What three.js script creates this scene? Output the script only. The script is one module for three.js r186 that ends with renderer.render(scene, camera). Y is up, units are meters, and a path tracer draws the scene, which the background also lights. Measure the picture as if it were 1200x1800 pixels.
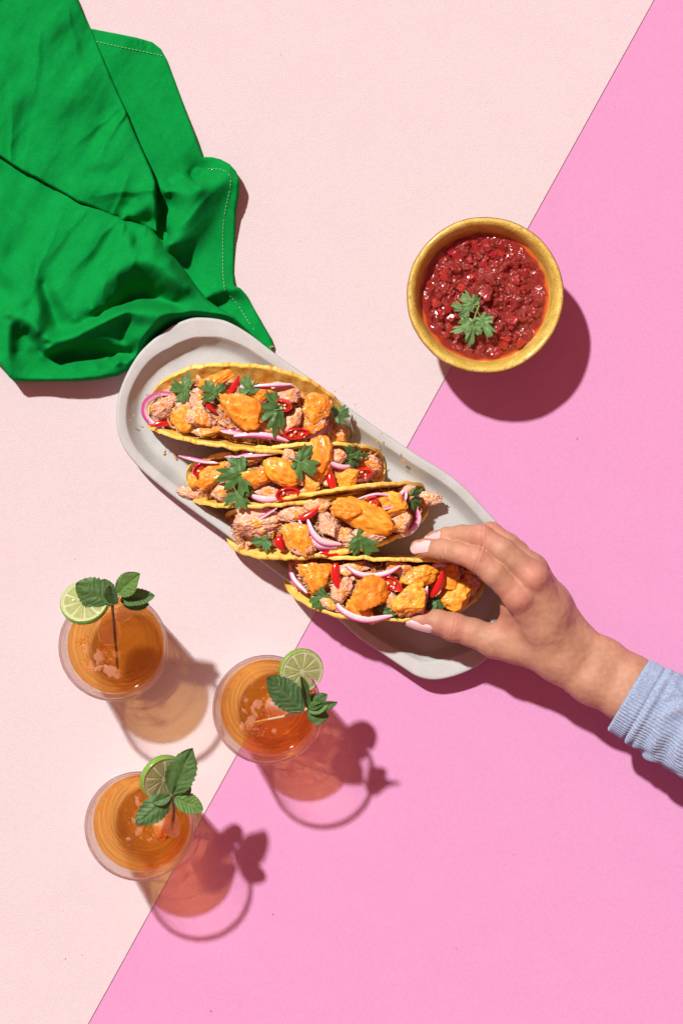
import * as THREE from 'three';
import { mergeGeometries, mergeVertices, toCreasedNormals } from 'three/addons/utils/BufferGeometryUtils.js';
import { createNoise3D, createNoise2D } from 'simplex-noise';

// ---------------------------------------------------------------- camera, light, exposure
const scene = new THREE.Scene();
const EYE = 2.3;                                   // the lens stands 2.3 m above the table and looks straight down
const camera = new THREE.PerspectiveCamera(2 * Math.atan(0.375 / EYE) * 180 / Math.PI, 682 / 1024, 0.1, 50);
camera.position.set(0, EYE, 0); camera.up.set(0, 0, -1); camera.lookAt(0, 0, 0);

const SUN = new THREE.Vector3(-0.43, 1, -0.61).normalize();
const sun = new THREE.DirectionalLight(new THREE.Color().setRGB(1, 0.955, 0.9), 4.3);
sun.position.copy(SUN).multiplyScalar(3); sun.target.position.set(0, 0, 0);
sun.castShadow = true; sun.shadow.radius = 4.2; sun.shadow.mapSize.set(4096, 4096);
Object.assign(sun.shadow.camera, { left: -0.7, right: 0.7, top: 0.7, bottom: -0.7, near: 0.5, far: 6 });
scene.add(sun, sun.target);

// the surround: one even, dim, warm tone, as the pink-and-cream set around the table throws back
const SKY = [0.36, 0.105, 0.105];
const skyData = new Float32Array(64 * 32 * 4);
for (let i = 0; i < 64 * 32; i++) skyData.set([...SKY, 1], i * 4);
const skyTex = new THREE.DataTexture(skyData, 64, 32, THREE.RGBAFormat, THREE.FloatType);
skyTex.mapping = THREE.EquirectangularReflectionMapping; skyTex.magFilter = THREE.LinearFilter; skyTex.needsUpdate = true;
scene.background = skyTex; scene.environment = skyTex;

const renderer = new THREE.WebGLRenderer({ antialias: true });
renderer.toneMapping = THREE.LinearToneMapping; renderer.toneMappingExposure = 1.2;
renderer.shadowMap.enabled = true;

// ---------------------------------------------------------------- helpers
const PX = 0.75 / 1800;                            // metres per unit of the 1200 x 1800 plan drawn on the table top
const P = (u, v, h = 0) => { const k = PX * (EYE - h / 1000) / EYE; return new THREE.Vector3((u - 600) * k, h / 1000, (v - 900) * k); };
function mulberry(a) { return () => { a |= 0; a = a + 0x6D2B79F5 | 0; let t = Math.imul(a ^ a >>> 15, 1 | a); t = t + Math.imul(t ^ t >>> 7, 61 | t) ^ t; return ((t ^ t >>> 14) >>> 0) / 4294967296; }; }
let rnd = mulberry(7);
const R = (a, b) => a + (b - a) * rnd();
const n3 = createNoise3D(mulberry(11)), n2 = createNoise2D(mulberry(13));
const fbm3 = (x, y, z, o = 4) => { let s = 0, a = 0.5; for (let i = 0; i < o; i++) { s += a * n3(x, y, z); x *= 2.03; y *= 2.03; z *= 2.03; a *= 0.5; } return s; };
const fbm2 = (x, y, o = 4) => { let s = 0, a = 0.5; for (let i = 0; i < o; i++) { s += a * n2(x, y); x *= 2.03; y *= 2.03; a *= 0.5; } return s; };
const clamp = (x, a = 0, b = 1) => Math.min(b, Math.max(a, x));
const lerp = (a, b, t) => a + (b - a) * t;
const smooth = (a, b, x) => { const t = clamp((x - a) / (b - a)); return t * t * (3 - 2 * t); };
const mixc = (a, b, t) => [lerp(a[0], b[0], t), lerp(a[1], b[1], t), lerp(a[2], b[2], t)];
const V = (x, y, z) => new THREE.Vector3(x, y, z);
const D2R = Math.PI / 180;

const used = {};
function numbered(n) { const k = used[n] = (used[n] ?? -1) + 1; return k ? `${n}_${String(k).padStart(3, '0')}` : n; }
function tag(o, label, category, group, kind) {
  if (label) o.userData.label = label;
  if (category) o.userData.category = category;
  if (group) o.userData.group = group;
  if (kind) o.userData.kind = kind;
  return o;
}
function thing(name, at, label, category, group) {
  const o = new THREE.Group(); o.name = numbered(name); o.position.copy(at); scene.add(o);
  return tag(o, label, category, group);
}
// a part whose geometry is given in table coordinates; it is moved into its parent's own axes
function part(name, geo, mat, parent = scene, label) {
  let o = parent, off = V(0, 0, 0);
  while (o && o !== scene) { off.add(o.position); o = o.parent; }
  if (off.lengthSq() > 0) geo.translate(-off.x, -off.y, -off.z);
  const m = new THREE.Mesh(geo, mat); m.name = parent === scene ? numbered(name) : name;
  m.castShadow = m.receiveShadow = true; parent.add(m);
  if (label) m.userData.label = label;
  return m;
}
class G {                                          // a growing indexed mesh
  constructor() { this.p = []; this.c = []; this.u = []; this.i = []; }
  v(x, y, z, c, u = 0, w = 0) { this.p.push(x, y, z); if (c) this.c.push(c[0], c[1], c[2]); this.u.push(u, w); return this.p.length / 3 - 1; }
  t(a, b, c) { this.i.push(a, b, c); }
  q(a, b, c, d) { this.i.push(a, b, c, a, c, d); }
  done(normals = true) {
    const g = new THREE.BufferGeometry();
    g.setAttribute('position', new THREE.Float32BufferAttribute(this.p, 3));
    g.setAttribute('uv', new THREE.Float32BufferAttribute(this.u, 2));
    if (this.c.length) g.setAttribute('color', new THREE.Float32BufferAttribute(this.c, 3));
    g.setIndex(this.i);
    if (normals) g.computeVertexNormals();
    return g;
  }
}
function gridGeo(nu, nv, f, closeV = false) {      // f(i/nu, j/nv) -> [x, y, z, colour, u, v]
  const g = new G(), w = closeV ? nv : nv + 1;
  for (let i = 0; i <= nu; i++) for (let j = 0; j < w; j++) { const [x, y, z, c, a, b] = f(i / nu, j / nv); g.v(x, y, z, c, a ?? i / nu, b ?? j / nv); }
  for (let i = 0; i < nu; i++) for (let j = 0; j < nv; j++) { const k = (j + 1) % w; g.q(i * w + j, i * w + k, (i + 1) * w + k, (i + 1) * w + j); }
  return g;
}
function dataTex(n, f, color = false) {            // n x n, f(u, v) -> grey or [r, g, b] in 0..1 (colours as sRGB)
  const d = new Uint8Array(n * n * 4);
  for (let y = 0; y < n; y++) for (let x = 0; x < n; x++) { const c = f(x / n, y / n), a = Array.isArray(c) ? c : [c, c, c]; d.set([clamp(a[0]) * 255, clamp(a[1]) * 255, clamp(a[2]) * 255, 255], (y * n + x) * 4); }
  const t = new THREE.DataTexture(d, n, n); t.wrapS = t.wrapT = THREE.RepeatWrapping; t.magFilter = THREE.LinearFilter; t.minFilter = THREE.LinearMipmapLinearFilter; t.generateMipmaps = true;
  if (color) t.colorSpace = THREE.SRGBColorSpace; t.needsUpdate = true; return t;
}
// noise that repeats over the unit square
const tile = (u, v, f, o = 3) => { let s = 0, a = 0.5; for (let i = 0; i < o; i++) { const A = u * 2 * Math.PI, B = v * 2 * Math.PI, r = f / (2 * Math.PI); s += a * n3(Math.cos(A) * r + 7 * i, Math.sin(A) * r + Math.cos(B) * r * 1.3, Math.sin(B) * r * 1.3 + 3 * i); f *= 2.1; a *= 0.5; } return s; };
const rgb = (r, g, b) => new THREE.Color().setRGB(r, g, b);
const std = (o) => new THREE.MeshPhysicalMaterial(o);
function catmull(pts, n, closed = false) {
  const c = new THREE.CatmullRomCurve3(pts.map((p) => p.isVector3 ? p : V(p[0], p[2] ?? 0, p[1])), closed, 'centripetal');
  return c.getSpacedPoints(n);
}
// a sweep of a closed cross-section along a line: sec(t) -> list of [across, up, colour]
function sweep(line, sec, upHint = V(0, 1, 0), caps = true) {
  const g = new G(), n = line.length; let m = 0;
  for (let i = 0; i < n; i++) {
    const T = line[Math.min(i + 1, n - 1)].clone().sub(line[Math.max(i - 1, 0)]).normalize();
    const S = T.clone().cross(upHint).normalize(), U = S.clone().cross(T).normalize(), s = sec(i / (n - 1)); m = s.length;
    s.forEach(([a, b, c], j) => g.v(line[i].x + S.x * a + U.x * b, line[i].y + S.y * a + U.y * b, line[i].z + S.z * a + U.z * b, c, j / m, i / n));
  }
  for (let i = 0; i < n - 1; i++) for (let j = 0; j < m; j++) { const k = (j + 1) % m; g.q(i * m + j, i * m + k, (i + 1) * m + k, (i + 1) * m + j); }
  if (caps) for (const i of [0, n - 1]) for (let j = 1; j < m - 1; j++) i ? g.t(i * m, i * m + j, i * m + j + 1) : g.t(0, j + 1, j);
  return g;
}
const circle = (r, m, c, sy = 1) => Array.from({ length: m }, (_, j) => [r * Math.cos(j / m * 2 * Math.PI), sy * r * Math.sin(j / m * 2 * Math.PI), c]);
function inPoly(x, y, p) { let k = false; for (let i = 0, j = p.length - 1; i < p.length; j = i++) if ((p[i][1] > y) !== (p[j][1] > y) && x < (p[j][0] - p[i][0]) * (y - p[i][1]) / (p[j][1] - p[i][1]) + p[i][0]) k = !k; return k; }
function nearPoly(x, y, p) { let best = 1e9, bx = 0, by = 0; for (let i = 0, j = p.length - 1; i < p.length; j = i++) { const ax = p[j][0], ay = p[j][1], dx = p[i][0] - ax, dy = p[i][1] - ay, t = clamp(((x - ax) * dx + (y - ay) * dy) / (dx * dx + dy * dy + 1e-12)), qx = ax + dx * t, qy = ay + dy * t, d = (x - qx) ** 2 + (y - qy) ** 2; if (d < best) { best = d; bx = qx; by = qy; } } return [Math.sqrt(best), bx, by]; }
// ---------------------------------------------------------------- the two sheets of paper
const grain = dataTex(512, (u, v) => 0.5 + 0.55 * tile(2 * (u + v), u - v, 36, 2) + 0.35 * tile(v, u, 120, 2));
const fine = dataTex(512, (u, v) => 0.5 + 0.6 * tile(u, v, 70, 3));
const mott = (a, b, k) => dataTex(256, (u, v) => { const t = 0.5 + 0.18 * k * tile(u, v, 4, 3) + k * 0.75 * tile(v, u, 90, 3); return [lerp(a[0], b[0], t), lerp(a[1], b[1], t), lerp(a[2], b[2], t)]; }, true);
function sized(t, m) { const c = t.clone(); c.repeat.set(1 / m, 1 / m); c.needsUpdate = true; return c; }
const palePaper = std({ map: sized(mott([0.770, 0.740, 0.756], [0.798, 0.766, 0.780], 1), 0.25), bumpMap: sized(grain, 0.085), bumpScale: 0.00026, roughness: 0.92, specularIntensity: 0.3 });
const pinkPaper = std({ map: sized(mott([0.768, 0.544, 0.712], [0.796, 0.578, 0.740], 1), 0.22), bumpMap: sized(fine, 0.08), bumpScale: 0.00016, roughness: 0.9, specularIntensity: 0.3 });
function slab(poly, y0, y1) {                      // a flat sheet with an edge of its own thickness
  const s = new THREE.Shape(poly.map(([x, z]) => new THREE.Vector2(x, -z)));
  const g = new THREE.ExtrudeGeometry(s, { depth: y1 - y0, bevelEnabled: false }); g.rotateX(-Math.PI / 2); g.translate(0, y0, 0);
  const p = g.attributes.position, u = new Float32Array(p.count * 2); for (let i = 0; i < p.count; i++) { u[2 * i] = p.getX(i); u[2 * i + 1] = p.getZ(i); }
  g.setAttribute('uv', new THREE.BufferAttribute(u, 2)); return g;
}
const LINE = (t) => { const a = P(1148, 0), b = P(155, 1800); return [lerp(a.x, b.x, t), lerp(a.z, b.z, t)]; };
tag(part('pink_paper', slab([[-1.4, -1.6], [1.4, -1.6], [1.4, 1.6], [-1.4, 1.6]], -0.0006, 0), pinkPaper), 'bright pink smooth paper filling the lower right of the table', null, null, 'structure');
tag(part('pale_paper', slab([[-1.38, -1.58], LINE(-0.9), LINE(1.9), [-1.38, 1.58]], 0.0001, 0.0008), palePaper), 'pale blush textured paper filling the upper left of the table', null, null, 'structure');
// ---------------------------------------------------------------- yellow bowl of salsa
const crackle = (() => {                           // fine cracks of a crazed glaze
  const r = mulberry(5), n = 46, pts = []; for (let i = 0; i < n * n; i++) pts.push([(i % n + r()) / n, (Math.floor(i / n) + r()) / n]);
  return dataTex(512, (u, v) => { let a = 9, b = 9; const x = Math.floor(u * n), y = Math.floor(v * n); const uu = u + 0.006 * n2(u * 40, v * 40), vv = v + 0.006 * n2(u * 40 + 9, v * 40);
    for (let j = -1; j <= 1; j++) for (let i = -1; i <= 1; i++) { const X = (x + i + n) % n, Y = (y + j + n) % n, q = pts[Y * n + X]; let dx = Math.abs(q[0] - uu), dy = Math.abs(q[1] - vv); if (dx > 0.5) dx = 1 - dx; if (dy > 0.5) dy = 1 - dy; const d = Math.hypot(dx, dy); if (d < a) { b = a; a = d; } else if (d < b) b = d; }
    const e = smooth(0.0, 0.0022, b - a), t = tile(u, v, 9, 4), base = mixc([0.75, 0.645, 0.25], [0.85, 0.76, 0.40], 0.5 + t), s = smooth(0.42, 0.6, tile(v, u, 30, 3)) * 0.6;
    return mixc(mixc([0.44, 0.33, 0.10], base, 0.4 + 0.6 * e), [0.58, 0.44, 0.14], s); }, true);
})();
const glaze = std({ map: crackle, roughness: 0.5, clearcoat: 0.3, clearcoatRoughness: 0.16, bumpMap: fine, bumpScale: 0.0004 });
const bareClay = std({ color: rgb(0.22, 0.10, 0.04), roughness: 0.8 });
const bc = P(852, 519, 55), bowl = thing('salsa_bowl', V(bc.x, 0.0004, bc.z), 'round yellow crackle-glazed ceramic bowl holding red salsa', 'bowl');
{
  const prof = [[0, 2.5], [24, 2.5], [30, 0.6], [33.5, 0.2], [34.5, 2], [37, 8], [43, 20], [48.5, 33], [52.6, 45], [54.6, 52.2], [55.6, 54.2]];
  const lip = [[55.6, 54.2], [55.2, 55.6], [53.8, 56], [52.2, 55.4], [50.3, 53.2], [48.9, 50], [47.9, 46.5], [47.2, 42.5], [44, 34], [38, 20], [28, 10.5], [14, 8], [0, 7.6]];
  const turn = (pr, n, wob) => { const c = catmull(pr.map(([r, y]) => [r, 0, y]), pr.length * 6); return gridGeo(c.length - 1, n, (a, b) => { const q = c[Math.round(a * (c.length - 1))], t = b * 2 * Math.PI, w = 1 + wob * n3(Math.cos(t) * 1.2, Math.sin(t) * 1.2, 3) + wob * 0.5 * n3(Math.cos(t) * 5, Math.sin(t) * 5, q.y * 0.1); return [bc.x + q.x * w * Math.cos(t) / 1000, 0.0004 + (q.y + 0.5 * n3(Math.cos(t) * 2, Math.sin(t) * 2, 8) * smooth(30, 55, q.y)) / 1000, bc.z + q.x * w * Math.sin(t) / 1000, null, b * 3, a]; }).done(); };
  part('body', turn(lip, 128, 0.006), glaze, bowl);
  part('outer_wall', turn(prof, 128, 0.006), std({ map: crackle, color: rgb(0.75, 0.6, 0.45), roughness: 0.4 }), bowl);
  part('rim_edge', gridGeo(140, 10, (a, b) => { const t = a * 2 * Math.PI, k = b * 2 * Math.PI, w = 1 + 0.006 * n3(Math.cos(t) * 1.2, Math.sin(t) * 1.2, 3) + 0.003 * n3(Math.cos(t) * 5, Math.sin(t) * 5, 5.4), r = 55.55 * w + 0.55 * Math.cos(k), y = 54.0 + 0.9 * Math.sin(k) + 0.5 * n3(Math.cos(t) * 2, Math.sin(t) * 2, 8); return [bc.x + r * Math.cos(t) / 1000, 0.0004 + y / 1000, bc.z + r * Math.sin(t) / 1000]; }).done(), bareClay, bowl);
}
const salsa = thing('red_salsa', V(bc.x, 0.02, bc.z), 'chunky dark red salsa with tomato pieces inside the yellow bowl', 'salsa');
const pulp = (() => { const q = mulberry(77), o = []; for (let i = 0; i < 210; i++) { const r = 46 * Math.sqrt(q()), t = q() * 6.283; o.push([r * Math.cos(t), r * Math.sin(t), 1.6 + 4.2 * q() * q(), 0.8 + 1.5 * q(), q() * 3.14, 0.5 + 0.5 * q()]); } return o; })();
const salsaH = (x, z) => {                         // mm, measured from the bowl's middle in mm
  const r = Math.hypot(x, z), wx = x + 1.6 * n2(x * 0.16, z * 0.16), wz = z + 1.6 * n2(x * 0.16 + 7, z * 0.16);
  let h = 0; for (const [a, b, s, k, t, e] of pulp) { const dx = wx - a, dz = wz - b; if (Math.abs(dx) > s * 2 || Math.abs(dz) > s * 2) continue; const c = Math.cos(t), n = Math.sin(t), q = 1 - ((dx * c + dz * n) ** 2 + ((dz * c - dx * n) / e) ** 2) / (s * s); if (q > 0) h = Math.max(h, k * Math.pow(q, 0.6) * (0.7 + 0.3 * s)); }
  const lump = Math.max(0, 1 - Math.hypot((wx - 6) / 14, (wz + 5) / 11)) * 5;
  return 40.3 + (2.2 * n2(x * 0.04, z * 0.04) + 1.8 * n2(x * 0.09, z * 0.09 + 4) + h + 0.5 * n2(wx * 0.3, wz * 0.3) + 0.28 * n2(x * 0.6, z * 0.6) + 0.14 * n2(x * 1.3, z * 1.3) + lump) * smooth(47.5, 37, r);
};
{
  const sm = std({ vertexColors: true, roughness: 0.3, clearcoat: 1, clearcoatRoughness: 0.13, ior: 1.45, bumpMap: sized(fine, 0.3), bumpScale: 0.0004 });
  part('salsa_surface', gridGeo(150, 320, (a, b) => { const r = a * 46.6, t = b * 2 * Math.PI, x = r * Math.cos(t), z = r * Math.sin(t), k = n2(x * 0.09, z * 0.09) * 0.5 + n2(x * 0.3 + 4, z * 0.3) * 0.5, oil = smooth(44.2, 46.2, r + 1.2 * n2(t * 3, 1)); return [bc.x + x / 1000, salsaH(x, z) / 1000, bc.z + z / 1000, mixc(mixc([0.24, 0.011, 0.009], [0.42, 0.026, 0.016], 0.5 + 0.5 * k), [0.75, 0.13, 0.006], oil), x * 0.04, z * 0.04]; }, true).done(), sm, salsa);
  const tones = [[0.30, 0.016, 0.013], [0.36, 0.026, 0.015], [0.25, 0.012, 0.011], [0.31, 0.012, 0.018]].map((c) => std({ color: rgb(...c), roughness: 0.25, clearcoat: 1, clearcoatRoughness: 0.12 }));
  rnd = mulberry(21);
  for (let k = 0; k < 46; k++) {
    const r = 43 * Math.sqrt(rnd()), t = rnd() * 6.283, x = r * Math.cos(t), z = r * Math.sin(t), g = new THREE.BoxGeometry(R(4, 8.5), R(2.4, 4), R(3, 6), 5, 4, 5), p = g.attributes.position, sd = rnd() * 50;
    for (let i = 0; i < p.count; i++) { const v = V(p.getX(i), p.getY(i), p.getZ(i)), L = v.length(); v.multiplyScalar(0.55 + 0.45 * 3.2 / Math.max(L, 1.6) + 0.22 * n3(v.x * 0.5 + sd, v.y * 0.5, v.z * 0.5)); p.setXYZ(i, v.x / 1000, v.y / 1000, v.z / 1000); }
    g.deleteAttribute('normal'); g.deleteAttribute('uv'); const m = toCreasedNormals(mergeVertices(g), 0.9); m.rotateX(R(-0.6, 0.6)); m.rotateY(R(0, 6)); m.translate(bc.x + x / 1000, (salsaH(x, z) + R(-1.0, 0.2)) / 1000, bc.z + z / 1000);
    part('tomato_piece', m, tones[k % 4], salsa);
  }
}
// ---------------------------------------------------------------- stoneware serving platter
const stone = (() => {
  const t = dataTex(512, (u, v) => { const b = 0.5 + 0.5 * tile(u, v, 6, 4), f = smooth(0.50, 0.62, tile(v, u, 60, 2)), c = mixc([0.674, 0.698, 0.695], [0.716, 0.742, 0.74], b); return mixc(c, [0.50, 0.46, 0.42], f * 0.55); }, true);
  return std({ map: sized(t, 0.12), roughness: 0.55, bumpMap: sized(fine, 0.06), bumpScale: 0.00012, specularIntensity: 0.6 });
})();
const RIM = 20;
const OUT = catmull([[285.5, 585], [302, 573], [335, 559.5], [356, 558], [392, 562.5], [412, 571], [440, 588], [470, 611], [500, 633.5], [530, 654], [560, 676], [613, 716], [667, 755], [733, 799], [787, 833], [820, 860], [850, 893], [877, 923], [897, 958], [909, 1000], [908, 1045], [893, 1095], [870, 1140], [850, 1162], [827, 1177], [793, 1190], [760, 1195], [733, 1189], [707, 1173], [673, 1150], [633, 1123], [600, 1094], [550, 1053], [500, 1018], [440, 973], [390, 935], [335, 895], [305, 873], [275, 849], [245, 822], [221, 793], [207.5, 760], [204.5, 726], [209, 693], [224, 655], [245, 621], [269, 597]].map(([u, v]) => { const p = P(u, v, RIM); return [p.x, p.z]; }), 260, true).slice(0, 260);
const MA = P(352, 702, 10), MB = P(760, 1052, 10);
const medial = (x, z) => { const dx = MB.x - MA.x, dz = MB.z - MA.z, t = clamp(((x - MA.x) * dx + (z - MA.z) * dz) / (dx * dx + dz * dz)); return [MA.x + dx * t, MA.z + dz * t]; };
const FLOOR = 6.5;
{
  const platter = thing('serving_platter', V((MA.x + MB.x) / 2, 0.0009, (MA.z + MB.z) / 2), 'long oval grey stoneware platter with end handles, carrying four tacos', 'platter');
  // distance in from the edge (mm), height (mm)
  const prof = (ear) => { const w = lerp(6.6, 14.5, ear), s = lerp(10.5, 10, ear); return [[9, 0.3], [4.5, 1.2], [2, 5], [0.7, 11], [0.1, 16.6], [0, 18.6], [0.5, 19.8], [1.4, 20.2], [2.6, 20.1], [w * 0.55, 19.8], [w, 19.4], [w + 1.2, 18.3], [w + s * 0.25, 15.4], [w + s * 0.5, 11.6], [w + s * 0.72, 8.8], [w + s * 0.9, 7.2], [w + s * 1.15, 6.6], [w + s * 1.5, FLOOR]]; };
  const g = new G(), N = OUT.length, M = 18 + 8;
  const arc = OUT.map((q) => { const a = P(344, 562, RIM), b = P(800, 1188, RIM); return Math.max(smooth(0.040, 0.020, Math.hypot(q.x - a.x, q.z - a.z)), smooth(0.036, 0.016, Math.hypot(q.x - b.x, q.z - b.z))); });
  for (let k = 0; k < 3; k++) { const c = arc.slice(); for (let i = 0; i < N; i++) { let s = 0; for (let j = -6; j <= 6; j++) s += c[(i + j + N) % N]; arc[i] = s / 13; } }
  for (let i = 0; i < N; i++) {
    const q = OUT[i], [mx, mz] = medial(q.x, q.z), L = Math.hypot(mx - q.x, mz - q.z), dx = (mx - q.x) / L, dz = (mz - q.z) / L, pr = prof(arc[i]), wob = 0.35 * n2(i * 0.04, 2) + 0.1 * n2(i * 0.12, 7);
    for (let j = 0; j < M; j++) {
      let d, h; if (j < 18) { [d, h] = pr[j]; } else { d = lerp(pr[17][0], L * 1000, (j - 17) / 8); h = FLOOR; }
      const x = q.x + dx * d / 1000, z = q.z + dz * d / 1000, w = fbm2(x * 30, z * 30, 3) * 0.5;
      const hh = h + (j > 4 ? wob * smooth(5, 14, h) + w : 0) - (j > 5 && j < 11 ? arc[i] * 1.0 : 0);
      g.v(x, 0.0009 + Math.max(0.2, hh) / 1000, z, null, x, z);
    }
  }
  for (let i = 0; i < N; i++) for (let j = 0; j < M - 1; j++) { const k = (i + 1) % N; g.q(i * M + j, k * M + j, k * M + j + 1, i * M + j + 1); }
  part('platter_body', g.done(), stone, platter);
}
// ---------------------------------------------------------------- green napkin, folded over itself and crumpled at the platter
const weave = dataTex(256, (u, v) => { const k = 64, a = Math.sin((u + v) * k * 6.283), b = Math.sin((u - v) * k * 6.283); return 0.5 + 0.18 * a + 0.12 * b + 0.35 * tile(u, v, 60, 2); });
const clothTint = dataTex(256, (u, v) => { const t = 0.5 + 0.35 * tile(u, v, 10, 4) + 0.75 * tile(v, u, 110, 2); return [0.000 + 0.037 * t, 0.495 + 0.065 * t, 0.200 + 0.056 * t]; }, true);
const clothMat = std({ map: sized(clothTint, 0.16), bumpMap: sized(weave, 0.05), bumpScale: 0.0003, roughness: 0.95, specularIntensity: 0.15, side: THREE.DoubleSide });
function heights(ctrl, soft = 2) {                           // a taut surface through control points [u, v, mm]
  const n = ctrl.length, m = n + 3, A = Array.from({ length: m }, () => new Float64Array(m + 1)), phi = (r) => Math.pow(r * r + 6, 0.62);
  for (let i = 0; i < n; i++) { for (let j = 0; j < n; j++) A[i][j] = phi(Math.hypot(ctrl[i][0] - ctrl[j][0], ctrl[i][1] - ctrl[j][1])); A[i][n] = A[n][i] = 1; A[i][n + 1] = A[n + 1][i] = ctrl[i][0] / 100; A[i][n + 2] = A[n + 2][i] = ctrl[i][1] / 100; A[i][m] = ctrl[i][2]; A[i][i] += 1.6; }
  for (let k = 0; k < m; k++) { let p = k; for (let i = k + 1; i < m; i++) if (Math.abs(A[i][k]) > Math.abs(A[p][k])) p = i; [A[k], A[p]] = [A[p], A[k]]; for (let i = k + 1; i < m; i++) { const f = A[i][k] / A[k][k]; if (f) for (let j = k; j <= m; j++) A[i][j] -= f * A[k][j]; } }
  const w = new Float64Array(m); for (let k = m - 1; k >= 0; k--) { let s = A[k][m]; for (let j = k + 1; j < m; j++) s -= A[k][j] * w[j]; w[k] = s / A[k][k]; }
  const exact = (x, y) => { let s = w[n] + w[n + 1] * x / 100 + w[n + 2] * y / 100; for (let i = 0; i < n; i++) s += w[i] * phi(Math.hypot(x - ctrl[i][0], y - ctrl[i][1])); return s; };
  const C = 3, cx = -60, cy = -60, m2 = 200, H = new Float32Array(m2 * 260), lo = [0, 1].map((k) => Math.min(...ctrl.map((c) => c[k]))), hi = [0, 1].map((k) => Math.max(...ctrl.map((c) => c[k]))), i0 = Math.max(0, Math.floor((lo[0] - 20 - cx) / C)), i1 = Math.min(m2 - 1, Math.ceil((hi[0] + 20 - cx) / C)), j0 = Math.max(0, Math.floor((lo[1] - 20 - cy) / C)), j1 = Math.min(259, Math.ceil((hi[1] + 20 - cy) / C)), at = (i, j) => H[clamp(j, j0, j1) * m2 + clamp(i, i0, i1)];
  for (let j = j0; j <= j1; j++) for (let i = i0; i <= i1; i++) H[j * m2 + i] = exact(cx + i * C, cy + j * C);
  for (let n = 0; n < soft; n++) { const T = H.slice(), q = (i, j) => T[clamp(j, j0, j1) * m2 + clamp(i, i0, i1)]; for (let j = j0; j <= j1; j++) for (let i = i0; i <= i1; i++) H[j * m2 + i] = (4 * q(i, j) + 2 * (q(i - 1, j) + q(i + 1, j) + q(i, j - 1) + q(i, j + 1)) + q(i - 1, j - 1) + q(i + 1, j - 1) + q(i - 1, j + 1) + q(i + 1, j + 1)) / 16; }
  const cr = (a, b, c, d, t) => b + 0.5 * t * (c - a + t * (2 * a - 5 * b + 4 * c - d + t * (3 * (b - c) + d - a)));
  return (x, y) => { const u = (x - cx) / C, v = (y - cy) / C, i = Math.floor(u), j = Math.floor(v), q = []; for (let k = -1; k < 3; k++) q.push(cr(at(i - 1, j + k), at(i, j + k), at(i + 1, j + k), at(i + 2, j + k), u - i)); return cr(...q, v - j); };
}
const along = (pts) => { const o = []; for (let i = 0; i < pts.length - 1; i++) { const n = Math.max(1, Math.round(Math.hypot(pts[i + 1][0] - pts[i][0], pts[i + 1][1] - pts[i][1]) / 9)); for (let k = 0; k < n; k++) { const t = k / n; o.push(pts[i].map((a, j) => lerp(a, pts[i + 1][j], t))); } } o.push(pts[pts.length - 1]); return o; };
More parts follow.
